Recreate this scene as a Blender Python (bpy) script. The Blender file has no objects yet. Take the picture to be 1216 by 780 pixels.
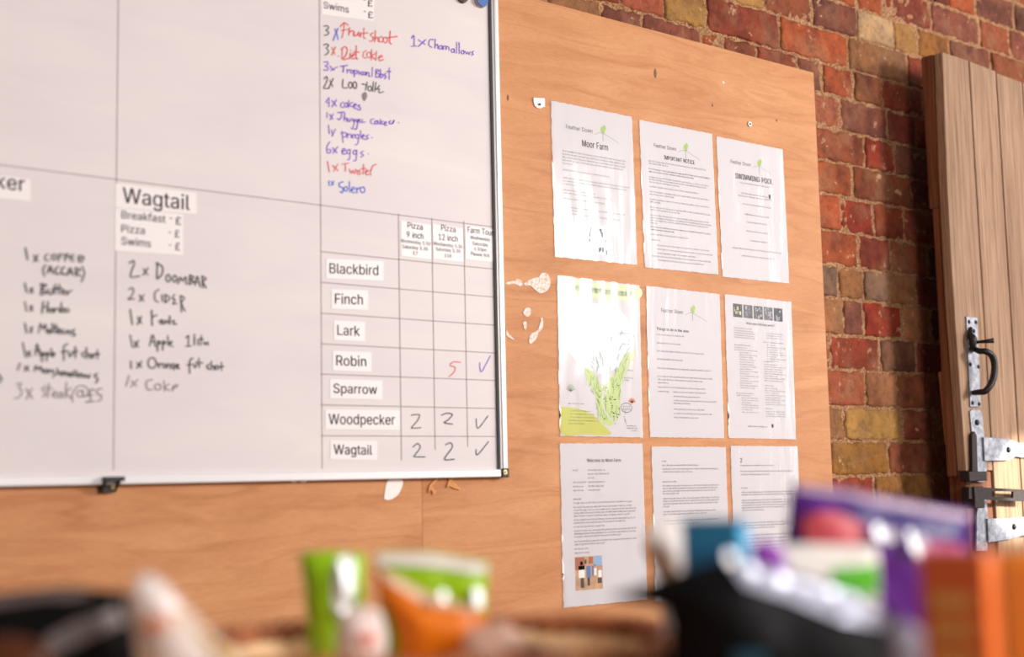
import bpy, bmesh, math, random
from mathutils import Vector, Matrix, noise
from mathutils.geometry import delaunay_2d_cdt
random.seed(7)
S = bpy.context.scene
COL = S.collection

# ------------------------------------------------------------------ camera
FPX = 1632.3                                   # focal length in pixels of the 1216 x 780 frame
YAW, PITCH, ROLL = 0.68317329, 0.10954676, -0.02131716
CAM = Vector((-1.60076, -1.95014, 1.25040))
ZOFF = 1.855
_F = Vector((math.sin(YAW)*math.cos(PITCH), math.cos(YAW)*math.cos(PITCH), math.sin(PITCH)))
_R0 = Vector((math.cos(YAW), -math.sin(YAW), 0)); _U0 = _R0.cross(_F)
_c, _s = math.cos(ROLL), math.sin(ROLL)
RIGHT = _c*_R0 + _s*_U0; UP = -_s*_R0 + _c*_U0; FWD = _F
cd = bpy.data.cameras.new('camera'); cam = bpy.data.objects.new('camera', cd); COL.objects.link(cam)
cam.matrix_world = Matrix((
    (RIGHT.x, UP.x, -FWD.x, CAM.x), (RIGHT.y, UP.y, -FWD.y, CAM.y), (RIGHT.z, UP.z, -FWD.z, CAM.z), (0, 0, 0, 1)))
cd.sensor_width = 36; cd.lens = FPX/1216*36; cd.clip_start = .02
cd.dof.use_dof = True; cd.dof.focus_distance = 2.82; cd.dof.aperture_fstop = 2.35
S.camera = cam

# ------------------------------------------------------------------ light
S.view_settings.view_transform = 'Standard'; S.view_settings.look = 'None'
S.view_settings.gamma = 1; S.view_settings.use_curve_mapping = False
S.view_settings.exposure = -0.16
w = bpy.data.worlds.new('world'); S.world = w; w.use_nodes = True
bg = w.node_tree.nodes['Background']; bg.inputs[0].default_value = (1.0, .90, .86, 1); bg.inputs[1].default_value = .32
def area(name, loc, target, sx, sy, power, col):
    l = bpy.data.lights.new(name, 'AREA'); l.shape = 'RECTANGLE'; l.size = sx; l.size_y = sy; l.energy = power; l.color = col
    o = bpy.data.objects.new(name, l); COL.objects.link(o); o.location = loc
    o.rotation_euler = (Vector(target)-Vector(loc)).to_track_quat('-Z', 'Y').to_euler()
    return o
area('assumed_doorway_light', (3.7, -1.8, 1.75), (.2, 0, 1.4), .8, 2.0, 55, (1, .95, .91))  # assumed doorway out of view, area lamp for light from the right
area('assumed_window_light', (2.45, -2.95, 2.18), (.1, 0, 1.6), .5, .65, 112, (1, .96, .93))  # assumed window out of view, placed for the glare on the notices
area('rear_fill_light', (-.75, -3.3, 1.95), (-.9, -1.2, 1.1), 1.0, .8, 60, (1, .96, .93))  # added fill light behind the camera, brightens the goods in front
sb = bpy.data.lights.new('added_sun_patch_spot', 'SPOT'); sb.energy = 1500; sb.spot_size = math.radians(4.6); sb.spot_blend = .12; sb.shadow_soft_size = .02; sb.color = (1, .93, .82)  # added narrow spot lamp, stands in for sun low on the door
so = bpy.data.objects.new('added_sun_patch_spot', sb); COL.objects.link(so); so.location = (3.3, -2.5, 2.0); so.rotation_euler = (Vector((1.475, -.12, 1.205))-Vector(so.location)).to_track_quat('-Z', 'Y').to_euler()

# ------------------------------------------------------------------ helpers
def lin(c):
    return tuple(((v/255)/12.92 if v/255 <= .04045 else ((v/255+.055)/1.055)**2.4) for v in c)
def at(x, y, Y=0.0):                            # photograph pixel -> point on the vertical plane y = Y
    d = RIGHT*((x-608)/FPX) - UP*((y-390)/FPX) + FWD
    return CAM + d*((Y-CAM.y)/d.y)
def cp(x, y, d):                                # photograph pixel -> point at depth d along the view axis
    return CAM + (RIGHT*((x-608)/FPX) - UP*((y-390)/FPX) + FWD)*d
def ypx(x, d, z):                               # pixel row at which a point of column x and depth d has height z
    k = (z-CAM.z)/d
    return 390 - FPX*(k - FWD.z - RIGHT.z*(x-608)/FPX)/UP.z
def prop(o, label=None, cat=None, group=None, kind=None):
    if label: o['label'] = label
    if cat: o['category'] = cat
    if group: o['group'] = group
    if kind: o['kind'] = kind
    return o
def thing(name, loc, label=None, cat=None, group=None, kind=None):
    o = bpy.data.objects.new(name, None); COL.objects.link(o); o.location = loc; o.empty_display_size = .02
    return prop(o, label, cat, group, kind)
def origin(parent):
    v = Vector((0, 0, 0))
    while parent: v = v + Vector(parent.location); parent = parent.parent
    return v
def obj(name, verts, faces, mat, parent=None, smooth=False, label=None, col=None, pivot=None):
    me = bpy.data.meshes.new(name)
    if pivot is None:
        if parent is None:
            n = max(1, len(verts)); pivot = Vector((sum(v[0] for v in verts)/n, sum(v[1] for v in verts)/n, min(v[2] for v in verts)))
        else: pivot = origin(parent)
    o0 = Vector(pivot)
    me.from_pydata([Vector(v)-o0 for v in verts], [], faces); me.validate(); me.update()
    if smooth:
        for p in me.polygons: p.use_smooth = True
    me.materials.append(mat)
    o = bpy.data.objects.new(name, me); COL.objects.link(o)
    if parent: o.parent = parent; o.location = o0-origin(parent)
    else: o.location = o0
    if label: o['label'] = label
    return o
class MB:
    def __init__(s): s.v = []; s.f = []
    def add(s, v, f):
        b = len(s.v); s.v += [Vector(p) for p in v]; s.f += [[i+b for i in q] for q in f]
    def box(s, a, b):
        x0, y0, z0 = a; x1, y1, z1 = b
        s.add([(x0,y0,z0),(x1,y0,z0),(x1,y1,z0),(x0,y1,z0),(x0,y0,z1),(x1,y0,z1),(x1,y1,z1),(x0,y1,z1)],
              [(0,3,2,1),(4,5,6,7),(0,1,5,4),(1,2,6,5),(2,3,7,6),(3,0,4,7)])
    def prism(s, pts, dv):                      # planar polygon pts extruded by vector dv, ends capped
        n = len(pts); p = [Vector(q) for q in pts]; dv = Vector(dv)
        s.add(p+[q+dv for q in p], [list(range(n)), list(range(2*n-1, n-1, -1))]+[[i, i+n, (i+1) % n+n, (i+1) % n] for i in range(n)])
    def tube(s, pts, r, n=10, closed=False):
        pts = [Vector(p) for p in pts]; m = len(pts); base = len(s.v)
        rr = r if isinstance(r, (list, tuple)) else [r]*m
        prev = None
        for i, p in enumerate(pts):
            if closed: t = pts[(i+1) % m]-pts[i-1]
            else: t = pts[min(i+1, m-1)]-pts[max(i-1, 0)]
            t.normalize()
            if prev is None:
                a = Vector((0, 0, 1)) if abs(t.z) < .9 else Vector((1, 0, 0))
                prev = t.cross(a).normalized()
            nrm = (prev - t*prev.dot(t)).normalized(); prev = nrm; bn = t.cross(nrm)
            for k in range(n):
                a = 2*math.pi*k/n; s.v.append(p+(nrm*math.cos(a)+bn*math.sin(a))*rr[i])
        for i in range(m if closed else m-1):
            j = (i+1) % m
            for k in range(n):
                s.f.append([base+i*n+k, base+i*n+(k+1) % n, base+j*n+(k+1) % n, base+j*n+k])
        if not closed:
            s.f.append([base+k for k in range(n)][::-1]); s.f.append([base+(m-1)*n+k for k in range(n)])
    def build(s, name, mat, parent=None, smooth=False, label=None, bevel=0):
        o = obj(name, s.v, s.f, mat, parent, smooth, label)
        if bevel:
            m = o.modifiers.new('bevel', 'BEVEL'); m.width = bevel; m.segments = 2; m.limit_method = 'ANGLE'
        return o
def smooth_line(p, k=5):
    if len(p) < 3: return list(p)
    out = []
    for i in range(len(p)-1):
        a = p[max(i-1, 0)]; b = p[i]; c = p[i+1]; d = p[min(i+2, len(p)-1)]
        for j in range(k):
            t = j/k
            out.append(tuple(.5*((2*b[q])+(-a[q]+c[q])*t+(2*a[q]-5*b[q]+4*c[q]-d[q])*t*t+(-a[q]+3*b[q]-3*c[q]+d[q])*t**3) for q in range(len(b))))
    out.append(tuple(p[-1])); return out
def slab(name, px, Y, th, mat, parent=None, bevel=0, label=None, curve=False):   # outline seen on plane y=Y, thickness th to the back
    if curve: px = smooth_line(list(px)+[px[0]], 4)[:-1]
    m = MB(); m.prism([at(x, y, Y) for x, y in px], (0, th, 0))
    return m.build(name, mat, parent, bevel=bevel, label=label)

def inside(p, poly):
    c = False; j = len(poly)-1
    for i in range(len(poly)):
        a, b = poly[i], poly[j]
        if (a.y > p.y) != (b.y > p.y) and p.x < (b.x-a.x)*(p.y-a.y)/(b.y-a.y)+a.x: c = not c
        j = i
    return c

# ------------------------------------------------------------------ materials
def mat(name, col=(1, 1, 1), rough=.6, metal=0, spec=.5, coat=0, sheen=0, trans=0, coat_rough=.1):
    m = bpy.data.materials.new(name); m.use_nodes = True; b = m.node_tree.nodes['Principled BSDF']
    b.inputs['Base Color'].default_value = (*lin(col), 1); b.inputs['Roughness'].default_value = rough
    b.inputs['Metallic'].default_value = metal; b.inputs['Specular IOR Level'].default_value = spec
    b.inputs['Coat Weight'].default_value = coat; b.inputs['Coat Roughness'].default_value = coat_rough
    b.inputs['Transmission Weight'].default_value = trans
    return m
class G:                                        # small node-graph helper
    def __init__(s, m): s.m = m; s.t = m.node_tree; s.b = s.t.nodes['Principled BSDF']
    def n(s, typ, **k):
        o = s.t.nodes.new(typ)
        for a, v in k.items():
            if a.startswith('_'): setattr(o, a[1:], v)
            else: o.inputs[a.replace('_', ' ')].default_value = v
        return o
    def l(s, a, b): s.t.links.new(a, b)
    def coord(s, scale=(1, 1, 1), kind='Object', rot=(0, 0, 0)):
        c = s.n('ShaderNodeTexCoord'); mp = s.n('ShaderNodeMapping'); s.l(c.outputs[kind], mp.inputs[0])
        mp.inputs['Scale'].default_value = scale; mp.inputs['Rotation'].default_value = rot; return mp.outputs[0]
    def noise(s, vec, scale, detail=4, rough=.55, dist=0):
        o = s.n('ShaderNodeTexNoise', Scale=scale, Detail=detail, Roughness=rough, Distortion=dist); s.l(vec, o.inputs['Vector']); return o.outputs['Fac']
    def ramp(s, fac, stops):
        r = s.n('ShaderNodeValToRGB'); e = r.color_ramp.elements
        while len(e) < len(stops): e.new(.5)
        for q, (p, c) in zip(e, stops): q.position = p; q.color = (*c, 1) if len(c) == 3 else c
        s.l(fac, r.inputs[0]); return r.outputs[0]
    def mix(s, fac, a, b, mode='MIX'):
        o = s.n('ShaderNodeMix', _data_type='RGBA', _blend_type=mode)
        for sock, v in ((o.inputs[0], fac), (o.inputs[6], a), (o.inputs[7], b)):
            if isinstance(v, (int, float)): sock.default_value = v
            elif isinstance(v, tuple): sock.default_value = (*v, 1) if len(v) == 3 else v
            else: s.l(v, sock)
        return o.outputs[2]
    def bump(s, h, strength=.3, dist=.002):
        o = s.n('ShaderNodeBump', Strength=strength, Distance=dist); s.l(h, o.inputs['Height']); s.l(o.outputs[0], s.b.inputs['Normal']); return o
def mottled(name, col, rough=.6, amt=.12, scale=20, bump=0, bscale=60, **k):
    m = mat(name, col, rough, **k); g = G(m); c = g.coord()
    a = lin(col); d = tuple(v*(1-amt) for v in a); e = tuple(min(1, v*(1+amt)) for v in a)
    g.l(g.ramp(g.noise(c, scale), [(.3, d), (.7, e)]), g.b.inputs['Base Color'])
    if bump: g.bump(g.noise(c, bscale), bump, .003)
    return m
def foil(name, col, rough=.3, amt=.05, crinkle=.5, scale=45, **k):
    k.setdefault('spec', .28); rough = max(rough, .34)
    m = mottled(name, col, rough, amt, 30, **k); g = G(m); c = g.coord()
    g.bump(g.noise(c, scale, 3, .5, .6), crinkle, .004); return m

# plywood: warm face veneer, grain running along the wall
def plywood_mat():
    m = mat('plywood', (220, 150, 95), .55, spec=.22); g = G(m)
    c = g.coord((.9, 1, 7)); warp = g.noise(c, 2.2, 3, .5)
    cw = g.n('ShaderNodeVectorMath', _operation='MULTIPLY_ADD'); g.l(warp, cw.inputs[0]); cw.inputs[1].default_value = (.5, 0, 1.3); g.l(c, cw.inputs[2])
    big = g.noise(cw.outputs[0], 3.0, 6, .6, .6)
    base = g.ramp(big, [(.25, lin((188, 124, 79))), (.48, lin((206, 145, 98))), (.62, lin((213, 153, 106))), (.8, lin((196, 132, 88)))])
    wv = g.n('ShaderNodeTexWave', _wave_type='BANDS', _bands_direction='Z', Scale=1.1, Distortion=9, Detail=4); wv.inputs['Detail Scale'].default_value = .8
    g.l(cw.outputs[0], wv.inputs['Vector'])
    lines = g.ramp(wv.outputs['Fac'], [(0, (.88, .82, .77)), (.25, (1, 1, 1)), (1, (1, 1, 1))])
    c1 = g.mix(.55, base, lines, 'MULTIPLY')
    fine = g.noise(g.coord((18, 1, 380)), 3, 3, .6)
    c2 = g.mix(.75, c1, g.ramp(fine, [(.3, (.78, .73, .68)), (.6, (1.0, 1.0, 1.0))]), 'MULTIPLY')
    blot = g.noise(g.coord((2.2, 1, 2.8)), 1.7, 3, .5)
    c3 = g.mix(.6, c2, g.ramp(blot, [(.3, (.80, .70, .62)), (.62, (1, 1, 1))]), 'MULTIPLY')
    g.l(c3, g.b.inputs['Base Color']); g.bump(fine, .12, .0008)
    return m
M = {}
M['ply'] = plywood_mat()
M['knot'] = mat('wood_knot', (120, 78, 48), .7)
def brick_mat():
    m = mat('old_brick', (160, 80, 50), .8, spec=.3); g = G(m)
    a = g.n('ShaderNodeVertexColor'); a.layer_name = 'tone'
    c = g.coord()
    n1 = g.noise(c, 14, 5, .62); n2 = g.noise(c, 60, 6, .7); n3 = g.noise(c, 30, 4, .7)
    k = g.mix(.9, a.outputs[0], g.ramp(n1, [(.3, (.5, .44, .44)), (.5, (1, 1, 1)), (.68, (1.3, 1.2, 1.0))]), 'MULTIPLY')
    n4 = g.noise(c, 8, 3, .6); k = g.mix(g.mix(.45, (0, 0, 0), g.ramp(n4, [(.5, (0, 0, 0)), (.64, (1, 1, 1))])), k, lin((150, 108, 78)))
    k = g.mix(.6, k, g.ramp(n2, [(.34, (.5, .45, .4)), (.52, (1.08, 1.05, 1.02))]), 'MULTIPLY')
    fl = g.ramp(n3, [(.635, (0, 0, 0)), (.69, (1, 1, 1))])
    k = g.mix(g.mix(.6, (0, 0, 0), fl), k, lin((214, 178, 140)))
    g.l(k, g.b.inputs['Base Color']); g.bump(n2, 1, .006)
    return m
def mortar_mat():
    m = mat('lime_mortar', (170, 125, 80), .95, spec=.2); g = G(m); c = g.coord()
    n = g.noise(c, 190, 6, .8); n1 = g.noise(c, 22, 4)
    k = g.ramp(n, [(.35, lin((84, 52, 36))), (.47, lin((168, 118, 82))), (.64, lin((226, 184, 140)))])
    k = g.mix(.6, k, g.ramp(n1, [(.35, (.7, .64, .58)), (.6, (1, 1, 1))]), 'MULTIPLY')
    g.l(k, g.b.inputs['Base Color']); g.bump(n, .8, .007); return m
M['brick'] = brick_mat(); M['mortar'] = mortar_mat()
def plank_mat(name, a, b, dark):
    m = mat(name, a, .75, spec=.25); g = G(m); c = g.coord((60, 60, 1.6))
    n = g.noise(c, 1.6, 6, .62, .8); f = g.noise(g.coord((300, 300, 5)), 1.5, 5, .7)
    k = g.ramp(n, [(.22, lin(dark)), (.45, lin(a)), (.7, lin(b))])
    k = g.mix(.55, k, g.ramp(f, [(.36, (.42, .36, .32)), (.52, (1, 1, 1))]), 'MULTIPLY')
    big = g.noise(g.coord((5, 5, 1.4)), 2, 3); k = g.mix(.5, k, g.ramp(big, [(.35, (.78, .72, .66)), (.62, (1.05, 1.03, 1))]), 'MULTIPLY')
    g.l(k, g.b.inputs['Base Color']); g.bump(n, .5, .002); return m
M['plank'] = plank_mat('weathered_plank', (150, 118, 94), (172, 142, 116), (92, 66, 48))
M['plank2'] = plank_mat('weathered_plank_pale', (156, 124, 99), (178, 148, 122), (98, 72, 53))
M['darkwood'] = plank_mat('old_dark_wood', (112, 66, 42), (140, 88, 58), (62, 34, 22))
M['stick'] = plank_mat('split_wood', (168, 112, 74), (190, 136, 92), (110, 66, 40))
def galv_mat():
    m = mat('galvanised_steel', (130, 132, 142), .5, metal=.3); g = G(m); c = g.coord()
    n = g.noise(c, 70, 5, .65); k = g.ramp(n, [(.3, lin((92, 94, 104))), (.5, lin((130, 132, 142))), (.75, lin((166, 168, 178)))])
    g.l(k, g.b.inputs['Base Color']); g.bump(n, .25, .001); return m
M['galv'] = galv_mat()
M['iron'] = mottled('black_iron', (34, 26, 25), .45, .3, 60, .3, 90, metal=.4)
M['rust'] = mottled('rusty_iron', (34, 20, 18), .7, .4, 80, .5, 120, metal=.2)
M['nail'] = mat('nail_head', (24, 22, 24), .5, metal=.5)
M['alu'] = mat('white_aluminium', (226, 222, 222), .35, metal=.15)
M['alu2'] = mat('grey_aluminium_lip', (196, 196, 196), .4, metal=.3)
M['blackplastic'] = mottled('black_plastic', (26, 23, 25), .4, .15, 60)
M['rail_shade'] = mat('frame_shadow_dark', (40, 30, 32), .6)  # dark tone standing in for shade inside the whiteboard frame
M['brass'] = mat('brass_screw', (196, 170, 120), .35, metal=.8)
M['zinc'] = mat('zinc_screw', (190, 186, 180), .4, metal=.6)
def board_mat():
    m = mat('whiteboard_enamel', (218, 208, 207), .5, spec=.3); g = G(m)
    st = g.noise(g.coord((1.2, 1, 5), rot=(0, .35, 0)), 2.4, 4, .55, .5); sm = g.noise(g.coord(), 5, 4)  # st: diagonal streaks, soft reflections painted into the enamel colour
    k = g.ramp(st, [(.3, lin((212, 202, 202))), (.6, lin((217, 207, 206))), (.75, lin((221, 212, 208)))])
    k = g.mix(.25, k, g.ramp(sm, [(.35, (.93, .91, .92)), (.6, (1, 1, 1))]), 'MULTIPLY')
    g.l(k, g.b.inputs['Base Color']); return m
M['board'] = board_mat()
M['paper'] = mat('white_paper', (210, 204, 206), .55)
M['strip'] = mat('white_card_strip', (230, 221, 220), .45)
def film_mat():
    m = bpy.data.materials.new('laminate_film'); m.use_nodes = True; t = m.node_tree; t.nodes.clear()
    out = t.nodes.new('ShaderNodeOutputMaterial'); mx = t.nodes.new('ShaderNodeMixShader'); tr = t.nodes.new('ShaderNodeBsdfTransparent'); gl = t.nodes.new('ShaderNodeBsdfGlossy')
    gl.inputs['Roughness'].default_value = .15; fr = t.nodes.new('ShaderNodeFresnel'); fr.inputs['IOR'].default_value = 1.40
    tc = t.nodes.new('ShaderNodeTexCoord'); mp = t.nodes.new('ShaderNodeMapping'); mp.inputs['Scale'].default_value = (34, 34, 5)
    ns = t.nodes.new('ShaderNodeTexNoise'); ns.inputs['Scale'].default_value = 1.2; ns.inputs['Detail'].default_value = 3
    bp = t.nodes.new('ShaderNodeBump'); bp.inputs['Strength'].default_value = .5; bp.inputs['Distance'].default_value = .0016
    L = t.links.new
    L(tc.outputs['Object'], mp.inputs[0]); L(mp.outputs[0], ns.inputs['Vector']); L(ns.outputs['Fac'], bp.inputs['Height'])
    L(bp.outputs[0], gl.inputs['Normal']); L(bp.outputs[0], fr.inputs['Normal'])
    L(fr.outputs[0], mx.inputs[0]); L(tr.outputs[0], mx.inputs[1]); L(gl.outputs[0], mx.inputs[2]); L(mx.outputs[0], out.inputs[0])
    return m
M['film'] = film_mat()
M['filmedge'] = mat('torn_paper_white', (244, 240, 238), .4)
M['print'] = mat('printed_black', (28, 16, 20), .5)
M['softprint'] = mat('small_print_grey', (92, 86, 92), .6)
M['midprint'] = mat('print_dark_grey', (74, 66, 70), .6)
M['ink_black'] = mat('black_marker', (22, 18, 22), .5)
M['ink_grey'] = mat('faint_black_marker', (120, 108, 110), .5)
M['ink_red'] = mat('red_marker', (216, 58, 56), .5)
M['ink_purple'] = mat('purple_marker', (112, 54, 190), .5)
M['ink_blue'] = mat('blue_marker', (46, 84, 208), .5)
M['rule'] = mat('ruled_line_ink', (128, 108, 110), .5)
M['logo_green'] = mat('logo_leaf_green', (166, 190, 96), .5)
M['logo_grey'] = mat('logo_line_grey', (140, 138, 124), .5)
M['residue'] = mat('paper_residue', (236, 216, 206), .7); _g = G(M['residue']); _n = _g.noise(_g.coord(), 170, 4, .7)
_g.l(_g.ramp(_n, [(.38, lin((222, 164, 116))), (.47, lin((236, 208, 190))), (.6, lin((250, 240, 236)))]), _g.b.inputs['Base Color']); _g.bump(_n, .8, .004)
M['flake'] = mottled('torn_veneer', (206, 140, 78), .7, .2, 100, .5, 150)

# ------------------------------------------------------------------ setting
def ZR(z): return z+ZOFF
BR = {'red': (134, 58, 34), 'ora': (154, 74, 38), 'pur': (120, 66, 50), 'mar': (120, 52, 34), 'yel': (164, 118, 64), 'tan': (146, 96, 60), 'brn': (132, 70, 42),
      'gry': (122, 92, 70), 'drk': (88, 48, 34), 'lim': (184, 148, 112), 'pin': (150, 84, 58), 'bri': (136, 46, 28), 'och': (152, 100, 44), 'sal': (152, 78, 50)}
BED = [.680, .599, .517, .439, .356, .281, .200, .120, .040, -.045, -.128, -.203, -.289, -.369, -.455, -.533, -.612, -.692]
# per course: pixel row used to find the columns, then (x0, x1, tone)
CR = [
 (2, [(1068, 1108, 'red'), (1111, 1126, 'mar'), (1129, 1157, 'ora'), (1160, 1203, 'pur'), (1206, 1240, 'drk')]),
 (18, [(975, 1017, 'ora'), (1020, 1048, 'ora'), (1050, 1105, 'mar'), (1108, 1161, 'pur'), (1165, 1196, 'brn'), (1199, 1236, 'pur')]),
 (30, [(806, 856, 'tan'), (860, 907, 'yel'), (911, 965, 'brn'), (968, 1017, 'pur'), (1020, 1060, 'lim'), (1063, 1088, 'yel'), (1091, 1125, 'och'), (1128, 1172, 'pur'), (1176, 1216, 'brn')]),
 (45, [(690, 737, 'red'), (741, 788, 'sal'), (792, 839, 'yel'), (843, 925, 'red'), (929, 1005, 'ora'), (1009, 1075, 'tan'), (1078, 1110, 'red'), (1114, 1170, 'brn')]),
 (75, [(654, 715, 'tan'), (718, 763, 'pur'), (767, 832, 'pur'), (835, 858, 'ora'), (862, 897, 'brn'), (901, 946, 'red'), (950, 974, 'pur'), (979, 1011, 'ora'), (1015, 1044, 'brn'), (1048, 1093, 'red'), (1097, 1140, 'brn')]),
 (140, [(935, 997, 'pin'), (1001, 1052, 'pur'), (1056, 1087, 'mar'), (1090, 1135, 'red')]),
 (175, [(945, 1026, 'brn'), (1029, 1061, 'bri'), (1065, 1120, 'pur')]),
 (215, [(950, 1011, 'ora'), (1015, 1081, 'brn'), (1084, 1130, 'mar')]),
 (255, [(955, 997, 'ora'), (1001, 1036, 'bri'), (1040, 1073, 'red'), (1076, 1130, 'red')]),
 (295, [(960, 1018, 'ora'), (1022, 1056, 'mar'), (1060, 1100, 'brn'), (1104, 1140, 'drk')]),
 (335, [(950, 994, 'gry'), (998, 1025, 'tan'), (1028, 1055, 'gry'), (1059, 1086, 'tan'), (1090, 1150, 'mar')]),
 (380, [(950, 1001, 'tan'), (1004, 1024, 'pur'), (1028, 1071, 'bri'), (1075, 1103, 'tan'), (1107, 1150, 'drk')]),
 (420, [(950, 985, 'brn'), (989, 1044, 'red'), (1048, 1086, 'drk'), (1090, 1150, 'mar')]),
 (460, [(950, 1026, 'sal'), (1030, 1064, 'tan'), (1067, 1098, 'brn'), (1102, 1150, 'brn')]),
 (505, [(950, 1001, 'tan'), (1005, 1071, 'yel'), (1075, 1106, 'mar'), (1110, 1160, 'tan')]),
 (545, [(950, 985, 'brn'), (989, 1054, 'och'), (1058, 1126, 'brn'), (1130, 1170, 'drk')]),
 (590, [(950, 1038, 'red'), (1042, 1104, 'och'), (1108, 1170, 'brn')]),
]
def brick(mb, cols, u0, u1, z0, z1, tone, fine=True):
    st = .007 if fine else .022; sd = random.random()*50
    def cuts(L):
        n = max(2, int(L/st)); return [0, .0012, .0035]+[.007+(L-.014)*i/n for i in range(n+1)]+[L-.0035, L-.0012, L]
    X = cuts(u1-u0); Z = cuts(z1-z0); nx = len(X)-1; nz = len(Z)-1
    yf = random.uniform(.0175, .0225) if fine else .0205
    tilt = random.uniform(-.004, .004); V = []
    for j in range(nz+1):
        for i in range(nx+1):
            u = u0+X[i]; z = z0+Z[j]; e = min(X[i], u1-u0-X[i], Z[j], z1-z0-Z[j])
            q = noise.noise(Vector((u*28, z*28, sd))); q2 = noise.noise(Vector((u*90, z*90, sd)))
            y = yf+tilt*(X[i]/(u1-u0)-.5)+q*.0022+q2*.0026+.0016*noise.noise(Vector((u*190, z*190, sd)))
            if e < .008: y += (.008-e)**2/.008*.6
            if e < 1e-6: y = .045
            k = .0052 if e < .012 else .002
            u += k*noise.noise(Vector((u*45, z*45, sd+9))); z += k*noise.noise(Vector((u*45, z*45, sd+19)))
            V.append((u, y, ZR(z)))
    Fc = [[j*(nx+1)+i, j*(nx+1)+i+1, (j+1)*(nx+1)+i+1, (j+1)*(nx+1)+i] for j in range(nz) for i in range(nx)]
    mb.add(V, Fc)
    c = lin(BR[tone]); r = random.uniform(.88, 1.1); c = tuple(min(1, x*r*random.uniform(.95, 1.05)) for x in c)
    cols += [c]*len(V)
def brick_wall():
    mb = MB(); cols = []; done = []
    for k, (py, row) in enumerate(CR):
        z1, z0 = BED[k]-.0026, BED[k+1]+.0026
        # right-hand edge of the listed stretch, used by the random fill
        us = [(at(a, py, .02).x-.002, at(b, py, .02).x+.002, t) for a, b, t in row]
        for a, b, t in us: brick(mb, cols, a, b, z0, z1, t)
        done.append((z0, z1, us[0][0], us[-1][1]))
    def fill(z0, z1, ua, ub):
        u = ua
        while u < ub-.03:
            L = random.choice((.215, .215, .105)); e = min(u+L, ub)
            brick(mb, cols, u, e, z0, z1, random.choice(('red', 'ora', 'pur', 'brn', 'mar', 'tan', 'sal')), False); u = e+.011
    for z0, z1, a, b in done:
        fill(z0, z1, b+.011, 2.75)
        if z1 > .31: fill(z0, z1, -2.35-random.random()*.1, a-.011)
    z = .685
    while z < 1.25: fill(z, z+.071, -2.35-random.random()*.1, 2.75); z += .081
    z = -.697
    while z > -1.9: fill(z-.071, z, .72-random.random()*.1, 2.75); z -= .081
    o = obj('wall_back', mb.v, mb.f, M['brick'], None, True)
    ca = o.data.color_attributes.new('tone', 'FLOAT_COLOR', 'POINT')
    for i, c in enumerate(cols): ca.data[i].color = (*c, 1)
    o['kind'] = 'structure'
    m = MB(); n = 0; x0, x1, za, zb = -2.4, 2.8, -1.855, 1.3; st = .012
    nx = int((x1-x0)/st); nz = int((zb-za)/st); V = []
    for j in range(nz+1):
        for i in range(nx+1):
            u = x0+(x1-x0)*i/nx; z = za+(zb-za)*j/nz
            V.append((u, .0240+.0045*noise.noise(Vector((u*60, z*60, 3)))+.003*noise.noise(Vector((u*150, z*150, 8))), ZR(z)))
    m.add(V, [[j*(nx+1)+i, j*(nx+1)+i+1, (j+1)*(nx+1)+i+1, (j+1)*(nx+1)+i] for j in range(nz) for i in range(nx)])
    b = len(m.v); m.add([(x0, .22, 0), (x1, .22, 0), (x1, .22, ZR(zb)), (x0, .22, ZR(zb))], [[0, 3, 2, 1]])
    mo = m.build('mortar', M['mortar'], o, True)
brick_wall()
# rough pale render below the plywood
def plinth():
    V = []; nx, nz = 210, 60; u0, u1, z0, z1 = -2.3, .905, -1.855, -.921
    for j in range(nz+1):
        for i in range(nx+1):
            u = u0+(u1-u0)*i/nx; z = z0+(z1-z0)*(j/nz)**.5
            V.append((u, -.006+.004*noise.noise(Vector((u*160, z*160, 1))) if j < nz else .013, ZR(z)))
    m = mat('pebbly_render', (226, 190, 150), .9); g = G(m); c = g.coord(); n = g.noise(c, 210, 4, .7)
    g.l(g.ramp(n, [(.38, lin((120, 80, 56))), (.48, lin((220, 182, 144))), (.7, lin((246, 222, 192)))]), g.b.inputs['Base Color']); g.bump(n, 1, .006)
    o = obj('trim_1', V, [[j*(nx+1)+i, j*(nx+1)+i+1, (j+1)*(nx+1)+i+1, (j+1)*(nx+1)+i] for j in range(nz) for i in range(nx)], m, None, True); o['kind'] = 'structure'
plinth()
m = MB(); m.box((-2.6, -3.4, -.06), (2.8, .05, 0)); m.build('floor', mottled('stone_floor', (120, 100, 84), .8, .2, 6))['kind'] = 'structure'

# plywood sheets
def sheet(u0, u1, label):
    m = MB(); m.box((u0, 0, ZR(-.9165)), (u1, .0135, ZR(.3145)))
    o = m.build('plywood_sheet', M['ply'], None, bevel=.0008); prop(o, label, 'plywood sheet', None); return o
sheet(-.2209, .9005, 'orange-tan plywood sheet on the brick wall carrying the nine notices')
sheet(-2.3, -.2211, 'orange-tan plywood sheet on the brick wall, behind the left of the whiteboard')

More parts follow.
